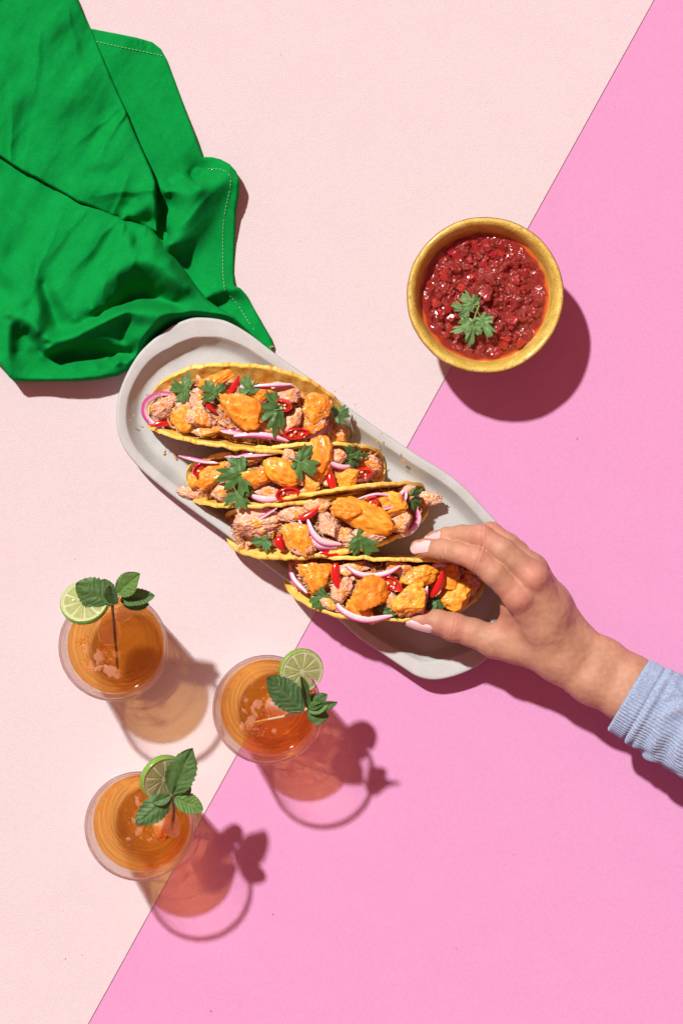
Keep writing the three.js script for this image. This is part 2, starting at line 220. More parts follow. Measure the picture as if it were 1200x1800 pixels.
function sheet(poly, ctrl, { step = 1.7, round = 5, wr = 0.5, low = 0.3, cap = null, wide, hs = [0, 1], creases = [] } = {}) {
  const g = new G(), hf = heights(ctrl), xs = poly.map((p) => p[0]), ys = poly.map((p) => p[1]), x0 = Math.min(...xs) - step, y0 = Math.min(...ys) - step, nx = Math.ceil((Math.max(...xs) - x0) / step) + 2, ny = Math.ceil((Math.max(...ys) - y0) / step) + 2;
  const ins = new Uint8Array(nx * ny), id = new Int32Array(nx * ny).fill(-1), isEdge = [];
  for (let j = 0; j < ny; j++) for (let i = 0; i < nx; i++) ins[j * nx + i] = inPoly(x0 + i * step, y0 + j * step, poly) ? 1 : 0;
  const sharp = (x, y) => { let s = 0; for (const [ax, ay, bx, by, k, w] of creases) { const dx = bx - ax, dy = by - ay, L2 = dx * dx + dy * dy, t = ((x - ax) * dx + (y - ay) * dy) / L2; if (t < -0.15 || t > 1.1) continue; const side = ((x - ax) * dy - (y - ay) * dx) / Math.sqrt(L2) + 2.5 * n2(t * 2.4, ax * 0.1), d = Math.abs(side), W = w * (side > 0 ? 1 : 2.2) * (0.5 + 0.8 * t); if (d < W) s += k * (1 - d / W) ** 1.3 * smooth(1.1, 0.6, t) * smooth(-0.15, 0.1, t); } return s; };
  const full = (x, y) => { const al = x * 0.5 - y * 0.87, ac = x * 0.87 + y * 0.5; return hs[0] + (hf(x, y) - hs[0]) * hs[1] + sharp(x, y) + wr * (2.2 * n2(al * 0.0028 + 3, ac * 0.0085) + 1.0 * n2(al * 0.006 + 9, ac * 0.017) + 0.9 * n2(x * 0.009 + 4, y * 0.009) + 0.16 * n2(al * 0.02, ac * 0.05)); };
  const vert = (i, j) => {
    const k = j * nx + i; if (id[k] >= 0) return id[k];
    let x = x0 + i * step, y = y0 + j * step, [d, bx, by] = nearPoly(x, y, poly); const edge = !ins[k] || d < step * 0.35; if (edge) { x = bx; y = by; d = 0; }
    let h = full(x, y); if (cap) h = Math.min(h, cap(x, y)); const q = clamp(1 - d / round); h = Math.max(low, h - Math.min(wide ?? 2.0, h * 0.5) * (1 - Math.sqrt(Math.max(0, 1 - q * q))));
    const p = P(x, y, h); id[k] = g.v(p.x, p.y, p.z, null, p.x, p.z); isEdge[id[k]] = edge; return id[k];
  };
  const E = new Map(), tri = (a, b, c) => { g.t(a, b, c); for (const [p, q] of [[a, b], [b, c], [c, a]]) { const k = Math.min(p, q) * 1e7 + Math.max(p, q); E.has(k) ? E.delete(k) : E.set(k, [p, q]); } };
  for (let j = 0; j < ny - 1; j++) for (let i = 0; i < nx - 1; i++) {
    const s = ins[j * nx + i] + ins[j * nx + i + 1] + ins[(j + 1) * nx + i] + ins[(j + 1) * nx + i + 1]; if (!s) continue;
    const a = vert(i, j), b = vert(i + 1, j), c = vert(i + 1, j + 1), d = vert(i, j + 1);
    if (s >= 2 || true) { tri(a, d, c); tri(a, c, b); }
  }
  const down = new Map(), foot = (k) => { if (!down.has(k)) { const x = g.p[3 * k], y = g.p[3 * k + 1], z = g.p[3 * k + 2]; down.set(k, [g.v(x, y * 0.5 + 0.0004, z, null, x, z + y * 0.5), g.v(x * 0.999, 0.0010, z * 0.999, null, x, z + y)]); } return down.get(k); };
  for (const [p, q] of E.values()) { const [p1, p2] = foot(p), [q1, q2] = foot(q); g.q(q, p, p1, q1); g.q(q1, p1, p2, q2); }
  return { geo: g.done(), h: (x, y) => Math.max(low, full(x, y)) };
}
{
  const nap = thing('green_napkin', P(180, 330, 2), 'crumpled bright green cotton napkin with white hem stitching, tucked beside the platter', 'napkin');
  // where the platter stands on the cloth, the cloth is pressed flat below its rim
  const plat = OUT.map((q) => [q.x / PX * EYE / (EYE - 0.02) + 600, q.z / PX * EYE / (EYE - 0.02) + 900]);
  const cap = (x, y) => { const d = nearPoly(x, y, plat)[0] * (inPoly(x, y, plat) ? -1 : 1); return d < 0 ? Math.max(1.2, 9 + d * 1.2) : 9 + d * 1.1; };
  // the flap that lies lowest, on the right
  const pa = [[130, 20], [158, 50], [200, 58], [240, 66], [268, 74], [283, 86], [294, 106], [305, 135], [325, 190], [345, 243], [357, 276], [372, 276], [388, 280], [403, 288], [415, 301], [420, 315], [419, 335], [414, 370], [413, 410], [412, 450], [411, 480], [412, 502], [423, 507], [433, 518], [445, 540], [462, 570], [475, 592], [481, 608], [479, 622], [450, 612], [420, 590], [380, 565], [330, 520], [240, 440], [225, 340], [180, 220]];
  const A = sheet(pa, [...along([[158, 50, 2.5], [268, 74, 3], [294, 106, 3.5], [325, 190, 4], [357, 277, 5]], 3), [200, 120, 2.8], [245, 130, 3.2], [270, 180, 3.5], [240, 200, 2.5], [290, 240, 4.2], [320, 270, 5], [330, 300, 4], [345, 318, 4],
    [283, 318, 3.5], [300, 322, 3.5], [280, 345, 2], [284, 375, 2], [280, 400, 2], [292, 420, 2.5], [262, 330, 3], [262, 380, 2.5], [255, 300, 3],
    ...along([[292, 337, 13], [310, 333, 14], [340, 323, 14], [370, 319, 15], [392, 311, 16], [402, 302, 14]], 3), [300, 342, 11], [304, 362, 7], [300, 380, 8], [299, 400, 9],
    ...along([[288, 430, 12], [305, 413, 14], [330, 385, 15.5], [355, 355, 17], [385, 325, 17.5]], 4),
    ...along([[312, 455, 6], [335, 440, 5], [360, 410, 6], [385, 375, 9], [403, 335, 13]], 3), [372, 282, 5], [388, 290, 7], [372, 295, 5], [370, 306, 6], [412, 303, 12], [419, 318, 14], [416, 350, 12], [413, 390, 8], [412, 430, 5], [411, 470, 4], [411, 500, 8],
    ...along([[330, 480, 3], [345, 455, 3.5], [380, 435, 4]], 2), [360, 470, 5], [385, 470, 5], [360, 510, 8], [395, 490, 6.5], ...along([[362, 523, 10.5], [385, 514, 10.5], [412, 504, 9]], 3), [375, 533, 3], [400, 525, 3], [420, 530, 2.5], [435, 550, 3], [405, 550, 2.5], [445, 562, 4], [460, 590, 4.5], [475, 612, 5], [440, 585, 3]], { wr: 0.7, low: 1.2, hs: [2, 1.45], creases: [[250, 70, 252, 92, 0.8, 5], [268, 76, 266, 96, 0.8, 4], [240, 68, 243, 90, 0.6, 4], [292, 425, 385, 325, 1.6, 8], [320, 300, 240, 150, 1.0, 12]] });
  // the large upper panel
  const pb = [[-40, -40], [118, -40], [137, 0], [160, 52], [196, 137], [222, 197], [236, 232], [252, 268], [265, 298], [272, 318], [273, 345], [276, 408], [258, 399], [240, 394], [219, 388], [200, 380], [180, 371], [160, 362], [137, 354], [115, 340], [88, 326], [65, 312], [42, 301], [20, 287], [0, 273], [-40, 250]];
  const B = sheet(pb, [...along([[118, -40, 8], [160, 52, 6.5], [196, 137, 6.5], [222, 197, 8.5], [252, 268, 9], [272, 318, 13]], 3), [273, 345, 16], [273, 375, 15], [273, 408, 11],
    ...along([[222, 389, 8], [240, 376, 12], [258, 358, 16], [268, 335, 17]], 3), [250, 393, 8], [262, 385, 9], [240, 350, 10], [225, 365, 8.5], [212, 352, 9.5], [250, 320, 12],
    [-40, -40, 8], [20, 20, 10], [60, 0, 9.5], [35, 60, 7.5], [70, 120, 9], [110, 40, 9], [130, 120, 8.5], [60, 190, 7.5], [30, 180, 9], [15, 220, 7.5], [25, 262, 7], [-40, 150, 9], [100, 180, 9.3], [150, 170, 9.2],
    ...along([[218, 203, 8.4], [200, 245, 9.6], [172, 288, 10.5]], 3), ...along([[208, 200, 7.0], [188, 235, 7.6], [165, 270, 8.6]], 2), [195, 300, 9], [160, 305, 8.3], [230, 290, 11], [205, 325, 11.2], [150, 330, 9.5], [120, 270, 9.3], [80, 270, 9],
    ...along([[-40, 250, 8.5], [0, 273, 9], [42, 301, 9.5], [88, 326, 9], [137, 354, 9], [180, 371, 7.5], [219, 388, 7]], 2)], { wr: 1.25, low: 3, hs: [7.5, 2.0], creases: [[221, 196, 160, 300, 3.0, 11], [214, 190, 120, 262, 1.6, 10], [268, 335, 150, 345, 2.0, 12], [20, 275, 22, 130, 2.4, 10], [40, 300, 90, 120, 1.4, 12], [200, 378, 235, 280, 1.6, 11], [70, 60, 60, 190, 1.5, 14], [120, 20, 150, 150, 1.2, 12]] });
  // the lower panel that meets the platter
  const pc = [[-40, 244], [0, 268], [42, 296], [88, 321], [137, 349], [180, 366], [219, 386], [240, 392], [258, 397], [270, 406], [285, 425], [307, 452], [330, 481], [347, 505], [365, 527], [385, 541], [410, 556], [440, 583], [462, 602], [479, 620], [470, 627], [440, 606], [412, 590], [390, 585], [358, 580], [335, 580], [305, 590], [280, 606], [262, 626], [250, 640], [238, 636], [230, 646], [205, 659], [170, 665], [130, 668], [90, 668], [55, 669], [24, 669], [16, 662], [8, 650], [0, 640], [-40, 600]];
  const C = sheet(pc, [...along([[-40, 244, 2.5], [42, 298, 2.5], [88, 323, 3], [137, 351, 4], [180, 368, 5.5], [219, 389, 7.5]], 2), [240, 394, 10], [262, 402, 11.5], ...along([[285, 427, 12], [330, 481, 13], [365, 527, 13], [410, 558, 14], [440, 585, 11], [475, 616, 6]], 2),
    [30, 330, 6], [90, 380, 8], [150, 400, 10], [200, 420, 12], [240, 425, 13.5], [40, 400, 9], [100, 440, 11], [170, 460, 12.5], [-20, 380, 9], [20, 450, 10.5],
    ...along([[210, 400, 11.5], [190, 470, 18], [165, 545, 21]], 2), ...along([[175, 400, 11], [150, 470, 13.5], [130, 530, 16]]),
    // a dome that falls steeply away towards the platter
    ...along([[190, 505, 19], [205, 478, 24], [228, 460, 28], [255, 456, 30], [285, 468, 29], [310, 488, 25], [328, 505, 21]]), ...along([[198, 520, 15], [218, 493, 17], [245, 486, 17], [275, 494, 17], [300, 510, 16]]), ...along([[205, 530, 9], [228, 510, 7], [255, 506, 6], [285, 514, 7], [305, 526, 9]]), ...along([[218, 533, 5], [245, 524, 3.5], [275, 530, 4], [310, 535, 7]]), [345, 535, 15], [186, 540, 15], [230, 425, 20], [270, 430, 21], [300, 458, 22],
    // the ridge along the platter
    ...along([[84, 612, 21], [120, 596, 22], [155, 578, 23], [190, 559, 24], [222, 544, 24], [255, 542, 22], [300, 545, 19], [330, 552, 17]], 4),
    ...along([[118, 580, 15], [150, 566, 16], [190, 546, 13], [215, 537, 8]], 2),
    ...along([[150, 592, 19], [190, 575, 19], [222, 560, 18]], 2), [218, 580, 13], [213, 600, 10], [222, 612, 9], [238, 596, 16], [250, 570, 20], [262, 590, 19], [285, 575, 18], [310, 565, 17], [345, 566, 16], [380, 575, 15], [410, 585, 13], [440, 598, 9], [270, 610, 15], [240, 632, 13],
    // steep face and the dark hollow under the ridge
    ...along([[90, 617, 15], [130, 605, 15], [160, 597, 16], [195, 600, 13], [210, 606, 11]], 2), ...along([[92, 624, 5], [130, 616, 4], [165, 614, 3.5], [205, 617, 4], [232, 622, 5]], 2), ...along([[105, 634, 5], [150, 632, 4], [200, 630, 4.5]], 2),
    // the left pocket: a ridge, the hollow beside it, and the fold that meets both at their foot
    ...along([[64, 478, 13], [68, 520, 16], [76, 570, 20], [84, 608, 22]]), ...along([[74, 500, 10], [90, 540, 8], [100, 572, 10]]), ...along([[95, 510, 14], [120, 550, 16.5], [135, 562, 17]]),
    ...along([[-40, 440, 13], [0, 464, 14], [22, 492, 16], [42, 524, 19], [32, 540, 20], [16, 553, 22]]), ...along([[18, 556, 22], [45, 562, 22], [65, 586, 22]]), [52, 540, 17], [-20, 490, 9], [8, 510, 11], [-10, 525, 12], [3, 538, 14], [-30, 560, 12], [0, 600, 16], [6, 578, 18],
    ...along([[30, 575, 15], [50, 582, 13], [64, 602, 11], [80, 622, 9]], 2), [35, 590, 10], [50, 612, 10], [70, 630, 9], [30, 620, 12], [60, 645, 12], [95, 648, 11], [130, 647, 13], [170, 643, 14], [205, 634, 13], [225, 638, 12],
    ...along([[22, 667, 17], [60, 664, 16], [110, 659, 16], [170, 655, 15.5], [230, 640, 11]], 2), ...along([[14, 560, 20], [15, 610, 19], [19, 660, 18]], 2), [4, 620, 17]], { wr: 1.0, low: 1.0, cap, round: 9, wide: 4, hs: [3, 1.45], creases: [[219, 390, 172, 545, 2.6, 13], [205, 388, 110, 500, 1.8, 13], [258, 400, 215, 520, 1.8, 11], [66, 482, 120, 350, 1.8, 12], [150, 372, 70, 470, 1.3, 12], [300, 460, 250, 440, 1.2, 9]] });
  part('cloth', mergeGeometries([A.geo, B.geo, C.geo]), clothMat, nap);
  // hem stitches
  const thread = std({ color: rgb(0.22, 0.52, 0.25), roughness: 0.8 });
  const seam = (S, pts, every = 6.4, len = 4.0) => { let L = 0; const o = []; for (let i = 0; i < pts.length - 1; i++) { const [ax, ay] = pts[i], [bx, by] = pts[i + 1], D = Math.hypot(bx - ax, by - ay); for (let s = (every - L % every) % every; s < D; s += every) { const f = s / D, g = Math.min(1, (s + len) / D); o.push(sweep([0, 0.5, 1].map((t) => { const k = lerp(f, g, t), x = lerp(ax, bx, k), y = lerp(ay, by, k); return P(x, y, S.h(x, y) + 0.75 + 0.35 * Math.sin(Math.PI * t)); }), () => circle(0.00022, 5)).done()); } L += D; } return o; };
  tag(part('hem_stitching', mergeGeometries([...seam(A, [[170, 73], [210, 82], [250, 90], [285, 98]]), ...seam(A, [[366, 297], [385, 297], [398, 301], [406, 312], [405, 330], [398, 360], [394, 380], [392, 410], [392, 440], [392, 480], [395, 510]]), ...seam(A, [[404, 520], [418, 535], [430, 555], [441, 572], [448, 582]])]), thread, nap), null, null, null, 'stuff');
}
// ---------------------------------------------------------------- leaves of coriander and mint
const leafMat = std({ vertexColors: true, roughness: 0.78, clearcoat: 0.35, clearcoatRoughness: 0.35, transmission: 0.25, thickness: 0, side: THREE.DoubleSide });
const mintMat = std({ vertexColors: true, roughness: 0.75, clearcoat: 0.28, clearcoatRoughness: 0.4, transmission: 0.2, thickness: 0, side: THREE.DoubleSide });
const COR = [[0, 1], [7, 0.93], [12, 0.76], [17, 0.86], [23, 0.91], [29, 0.8], [33, 0.56], [38, 0.4], [42, 0.36], [47, 0.5], [53, 0.75], [58, 0.73], [62, 0.6], [67, 0.76], [73, 0.84], [79, 0.74], [83, 0.55], [89, 0.68], [96, 0.7], [102, 0.58], [107, 0.46], [114, 0.56], [122, 0.5], [130, 0.38], [145, 0.26], [165, 0.14], [180, 0.1]];
const corR = (deg) => { const a = Math.abs(deg); for (let i = 1; i < COR.length; i++) if (a <= COR[i][0]) { const [p, q] = [COR[i - 1], COR[i]]; return lerp(p[1], q[1], (a - p[0]) / (q[0] - p[0])); } return 0.1; };
// base at o, tip towards 'tip', seen face up along 'up'
function frame(o, tip, up) { const X = tip.clone().sub(o).normalize(), Z = X.clone().cross(up).normalize(), Y = Z.clone().cross(X).normalize(); return { L: o.distanceTo(tip), at: (x, y, z) => [o.x + X.x * x + Y.x * y + Z.x * z, o.y + X.y * x + Y.y * y + Z.y * z, o.z + X.z * x + Y.z * y + Z.z * z] }; }
function corianderLeaf(o, tip, up, wide = 0.9, curl = 0.25, col = [0.07, 0.205, 0.03], seed = 0) {
  const F = frame(o, tip, up), g = new G(), n = 132, m = 7, cx = 0.3, dark = mixc(col, [0.02, 0.07, 0.02], 0.5);
  for (let k = 0; k < m; k++) for (let j = 0; j < n; j++) {
    const d = j / n * 360 - 180, f = (k + 0.02) / (m - 1 + 0.02), jit = 1 + 0.13 * n3(d * 0.05, seed, 1), rr = corR(d + 6 * n3(d * 0.03, seed, 5)) * 0.82 * jit * f, t = d * D2R;
    const rq = rr * (1 + 0.06 * smooth(0.25, 0.5, rr) * Math.cos(d * D2R * 19 + seed)), x = cx + rq * Math.cos(t), z = rq * Math.sin(t) * wide * 1.1, q = Math.hypot(x - cx, z);
    const y = 0.10 * Math.sin(t * 3 + seed) * q + 0.05 * n3(x * 4, z * 4, seed) - curl * q * q + 0.03 * Math.abs(Math.sin(d * D2R * 4.2)) * f;
    const vein = Math.abs(((d + 180) % 53) - 26.5) / 26.5;
    const c = F.at(x * F.L, y * F.L, z * F.L); g.v(...c, mixc(mixc(col, dark, clamp(0.35 + 0.6 * n3(x * 5, z * 5, seed + 9))), [col[0] * 1.5, col[1] * 1.3, col[2] * 1.4], (vein < 0.1 ? 0.5 : 0) * (1 - f)), x, z);
  }
  for (let k = 0; k < m - 1; k++) for (let j = 0; j < n; j++) { const e = (j + 1) % n; g.q(k * n + j, (k + 1) * n + j, (k + 1) * n + e, k * n + e); }
  const st = []; for (let i = 0; i <= 6; i++) { const c = F.at(lerp(-0.12, cx + 0.1, i / 6) * F.L, 0.01 * F.L - 0.03 * F.L * (1 - i / 6), 0); st.push(V(...c)); }
  return mergeGeometries([g.done(), sweep(st, () => circle(F.L * 0.022, 6, [0.16, 0.32, 0.09]), up).done()]);
}
function mintLeaf(o, tip, up, W, fold = 0.25, curl = -0.25, col = [0.036, 0.135, 0.034], seed = 0, veins = 7) {
  const F = frame(o, tip, up), L = F.L, nu = 60, nv = 28;
  return gridGeo(nu, nv, (a, b) => {
    const v = b * 2 - 1, s = Math.abs(v), u = Math.max(a, 0.001), sp = Math.pow(u, 0.55) * Math.pow(1 - u, 0.78) * 2.35;
    const tooth = ((u * 10 + 0.2) % 1), w = W * sp * (1 + (s > 0.84 ? 0.15 * (tooth < 0.72 ? tooth / 0.72 : (1 - tooth) / 0.28) * Math.sin(Math.PI * u) : 0)) + 0.0002;
    const ph = u * veins - s * 1.5 + 0.35 * n2(u * 3, seed), rib = Math.abs(((ph % 1) + 1) % 1 - 0.5) * 2, quilt = Math.pow(1 - Math.pow(rib, 3), 1) * (0.5 + 0.5 * Math.abs(n2(s * 5 + seed, u * 12)));
    const x = u * L + 0.05 * L * s * s * sp, z = v * w;
    const y = fold * s * w + curl * L * u * u + (0.09 * W * quilt) * smooth(0.02, 0.2, s) + 0.05 * W * n2(u * 2.2 + seed, v * 1.4) - 0.03 * L * smooth(0.75, 1, s) * Math.sin(u * 9 + seed);
    const vein = Math.max(smooth(0.82, 0.98, rib), smooth(0.07, 0.02, s));
    const c = mixc(col, [col[0] * 2.1, col[1] * 1.7, col[2] * 1.9], clamp(0.45 * vein + 0.3 * n3(u * 5, v * 3, seed)));
    return [...F.at(x, y, z), c];
  }).done();
}
// ---------------------------------------------------------------- coriander sprig lying on the salsa
{
  const top = 47.5, j = P(837, 545, top), s = thing('coriander_sprig', j, 'small coriander sprig with three leaflets lying on the red salsa', 'herb sprig');
  part('stem', sweep(catmull([P(822, 592, 47), P(830, 568, 48.5), P(838, 546, 49.5), P(842, 536, 49)], 14), () => circle(0.0006, 7, [0.2, 0.38, 0.1])).done(), leafMat, s);
  const C = [0.15, 0.34, 0.095];
  for (const [bx, by, tx, ty, l0, l1, w, cu, tl] of [[838, 542, 812, 518, 49.5, 51, 0.8, 0.12, 0], [830, 548, 797, 536, 49.5, 50.5, 0.7, 0.12, 0], [835, 556, 824, 604, 49, 50, 0.5, 0.15, 0.2], [834, 566, 799, 583, 49, 51, 0.6, 0.15, 0], [840, 550, 862, 588, 49.5, 50.5, 0.62, 0.2, -0.2]]) part('leaflet', corianderLeaf(P(bx, by, l0), P(tx, ty, l1), V(tl, 1, 0).normalize(), w, cu, C, bx + ty), leafMat, s);
}
// ---------------------------------------------------------------- four filled tacos
const shellMat = std({ vertexColors: true, roughness: 0.62, bumpMap: sized(fine, 0.07), bumpScale: 0.00035, specularIntensity: 0.5 });
const meatMat = std({ vertexColors: true, roughness: 0.48, specularIntensity: 0.7, clearcoat: 0.35, clearcoatRoughness: 0.2, bumpMap: sized(fine, 0.06), bumpScale: 0.0003 });
const onionMat = std({ vertexColors: true, roughness: 0.22, clearcoat: 0.5, clearcoatRoughness: 0.1 });
const chilliMat = std({ color: rgb(0.56, 0.008, 0.009), roughness: 0.16, clearcoat: 0.9, clearcoatRoughness: 0.08 });
const pulpMat = std({ color: rgb(0.5, 0.035, 0.015), roughness: 0.2, clearcoat: 0.6 });
const seedMat = std({ color: rgb(0.83, 0.6, 0.32), roughness: 0.4 });
const ORANGE = [0.76, 0.215, 0.008], YELLOW = [0.88, 0.43, 0.035], FLESH = [0.80, 0.53, 0.36], PINKISH = [0.62, 0.32, 0.21], BROWN = [0.40, 0.12, 0.03];

// one torn piece of chicken: half sizes in mm, w = how much of it is coloured by the marinade
function chunk(c, ang, a, b, h, w, seed, pitch = 0, roll = 0, rough = 1, seg = 64) {
  const r = mulberry(seed * 977 + 3), pl = []; for (let i = 0; i < 12; i++) { const n = V(r() * 2 - 1, r() * 2 - 1, r() * 2 - 1).normalize(); pl.push([n, 0.60 + 0.34 * r()]); } pl.push([V(0.2 * (r() - 0.5), 1, 0.3 * (r() - 0.5)).normalize(), 0.62 + 0.2 * r()]);
  const geo = new THREE.SphereGeometry(1, seg, Math.round(seg * 0.68)), p = geo.attributes.position, col = new Float32Array(p.count * 3), uv = geo.attributes.uv, d = V(0, 0, 0);
  const whole = w > 1.1, fr = 7 + 4 * r(), tone = (r() - 0.5) * 0.7;
  for (let i = 0; i < p.count; i++) {
    d.set(p.getX(i), p.getY(i), p.getZ(i)).normalize();
    let q = 1.1, q2 = 1.1; for (const [n, k] of pl) { const t = d.dot(n); if (t > 0.05) { const e = k / t; if (e < q) { q2 = q; q = e; } else if (e < q2) q2 = e; } } q -= 0.12 * Math.max(0, 0.16 - (q2 - q)); if (whole) q = lerp(q, 0.93, 0.75);
    const s = seed * 3.7, fib = n3(d.x * 1.2 + s, d.y * fr, d.z * fr), fib2 = n3(d.x * 2.4 + s, d.y * fr * 2.2, d.z * fr * 2.2), low = n3(d.x * 1.5 + s, d.y * 1.5, d.z * 1.5), mid = n3(d.x * 4 + s, d.y * 5, d.z * 5), hi = n3(d.x * 11 + s, d.y * 13, d.z * 13);
    const side = 1 - Math.abs(d.y), skin = clamp(w * 1.25 - 0.30 + 0.5 * d.y + 0.5 * low + 0.16 * mid + (whole ? 0.3 : -0.25 * side)), sk = smooth(0.30, 0.52, skin + 0.10 * fib2), end = smooth(0.55, 1, Math.abs(d.x)), torn = (1 - sk) * (whole ? 0.4 : 1);
    q *= 1 + rough * (0.08 * low + (whole ? 0.02 : 0.045) * mid + torn * (0.10 * fib + 0.085 * fib2 + 0.025 * hi) + sk * (0.012 * hi + 0.018 * fib)) + (whole ? 0.3 : 1) * 0.12 * end * n3(d.y * 3 + s, d.z * 5, 1);
    p.setXYZ(i, d.x * q * a / 1000, d.y * q * h / 1000, d.z * q * b / 1000); uv.setXY(i, d.x * a * 0.001, (d.z * b + d.y * h) * 0.001);
    const o = mixc(ORANGE, YELLOW, clamp(0.42 + tone + 0.75 * n3(d.x * 2.0 + s, d.y * 2, d.z * 2.0) + 0.25 * hi)), f = mixc(FLESH, PINKISH, clamp(0.35 + 0.35 * mid + 0.6 * fib + 0.6 * fib2)), c0 = mixc(f, o, sk);
    col.set(mixc(c0, mixc(BROWN, ORANGE, 0.3), 0.6 * smooth(0.3, 0.75, n3(d.x * 5 + s, d.y * 5, d.z * 5 + 4))), i * 3);
  }
  geo.setAttribute('color', new THREE.BufferAttribute(col, 3)); geo.deleteAttribute('normal');
  const g = mergeVertices(geo, 1e-6); g.rotateX(roll); g.rotateZ(pitch); g.rotateY(-ang * D2R); g.translate(c.x, c.y, c.z); g.computeVertexNormals(); return g;
}
// a strip of red onion laid along points (in table coordinates): magenta skin on its outer side
function onion(pts, w, h, side = 1, lean = 0, closed = false) {
  const line = catmull(pts, 40, closed), m = 12;
  return sweep(line, (t) => { const e = closed ? 1 : Math.pow(Math.sin(Math.PI * clamp(t, 0.015, 0.985)), 0.38), o = []; for (let j = 0; j < m; j++) { const k = j / m * 2 * Math.PI, c = Math.cos(k), s = Math.sin(k), x = Math.sign(c) * Math.pow(Math.abs(c), 0.6) * w / 2000 * e, y = Math.sign(s) * Math.pow(Math.abs(s), 0.6) * h / 2000 * (0.35 + 0.65 * e), sk = clamp(0.5 + 0.5 * side * c * 1.15), f = 0.5 + 0.5 * n2(t * 14, j * 0.4); o.push([x * Math.cos(lean) - y * Math.sin(lean), x * Math.sin(lean) + y * Math.cos(lean), mixc(mixc([0.83, 0.66, 0.70], [0.74, 0.45, 0.58], f * 0.6), [0.50, 0.055, 0.27], smooth(0.48, 0.80, sk + 0.08 * f))]); } return o; }, V(0, 1, 0), !closed).done();
}
const seedGeo = (() => { const g = new THREE.SphereGeometry(1, 8, 6); g.scale(0.0013, 0.0005, 0.00085); return g; })();
// a ring cut from a chilli: outer wall, pulp and seeds
function chilliRing(parent, c, ang, a, b, pitch, roll, seed, len = 5) {
  rnd = mulberry(seed + 100);
  const M = new THREE.Matrix4().makeTranslation(c.x, c.y, c.z).multiply(new THREE.Matrix4().makeRotationY(-ang * D2R)).multiply(new THREE.Matrix4().makeRotationFromEuler(new THREE.Euler(roll, 0, pitch)));
  const prof = [[0.80, -0.9], [0.92, -1], [1, -0.7], [1.02, 0], [0.99, 0.8], [0.93, 1], [0.84, 0.98], [0.76, 0.75], [0.72, 0], [0.74, -0.8]];
  const g = gridGeo(44, prof.length, (p, q) => { const t = p * 2 * Math.PI, k = prof[Math.round(q * prof.length) % prof.length], w = 1 + 0.05 * n3(Math.cos(t), Math.sin(t), seed); return [k[0] * a * w * Math.cos(t) / 1000, k[1] * len / 2000, k[0] * b * w * Math.sin(t) / 1000]; }, true).done(); g.applyMatrix4(M);
  const ring = part('chilli_slice', g, chilliMat, parent);
  const pu = gridGeo(6, 28, (p, q) => { const t = q * 2 * Math.PI, r = 0.8 * p; return [r * a * Math.cos(t) / 1000, (len * 0.12 + 0.5 * n3(r * 3 * Math.cos(t), r * 3 * Math.sin(t), seed)) / 1000, r * b * Math.sin(t) / 1000]; }, true).done(); pu.applyMatrix4(M);
  part('pulp', pu, pulpMat, ring);
  const n = 2 + Math.floor(rnd() * 3);
  for (let i = 0; i < n; i++) { const t = i / n * 6.28 + rnd(), s = seedGeo.clone(); s.rotateY(R(0, 3)); s.translate(0.42 * a * Math.cos(t) / 1000, len * 0.42 / 1000, 0.42 * b * Math.sin(t) / 1000); s.applyMatrix4(M); part('seed', s, seedMat, ring); }
}
// a long piece of chilli, tapered to one end
function chilliStrip(c, ang, L, W, hgt, pitch = 0, bend = 0.12, seed = 1) {
  const g = gridGeo(30, 18, (a, b) => { const t = b * 2 * Math.PI, e = Math.pow(Math.sin(Math.PI * clamp(a * 0.93 + 0.065, 0, 1)), 0.55) * lerp(1, 0.55, a), x = (a - 0.5) * L, y = Math.sin(t) * hgt / 2 * e, z = Math.cos(t) * W / 2 * e + bend * L * Math.sin(Math.PI * a); return [x / 1000, (Math.sin(t) < 0 ? y * 0.6 : y) / 1000, z / 1000]; }, true).done();
  g.rotateZ(pitch); g.rotateY(-ang * D2R); g.translate(c.x, c.y, c.z); return g;
}

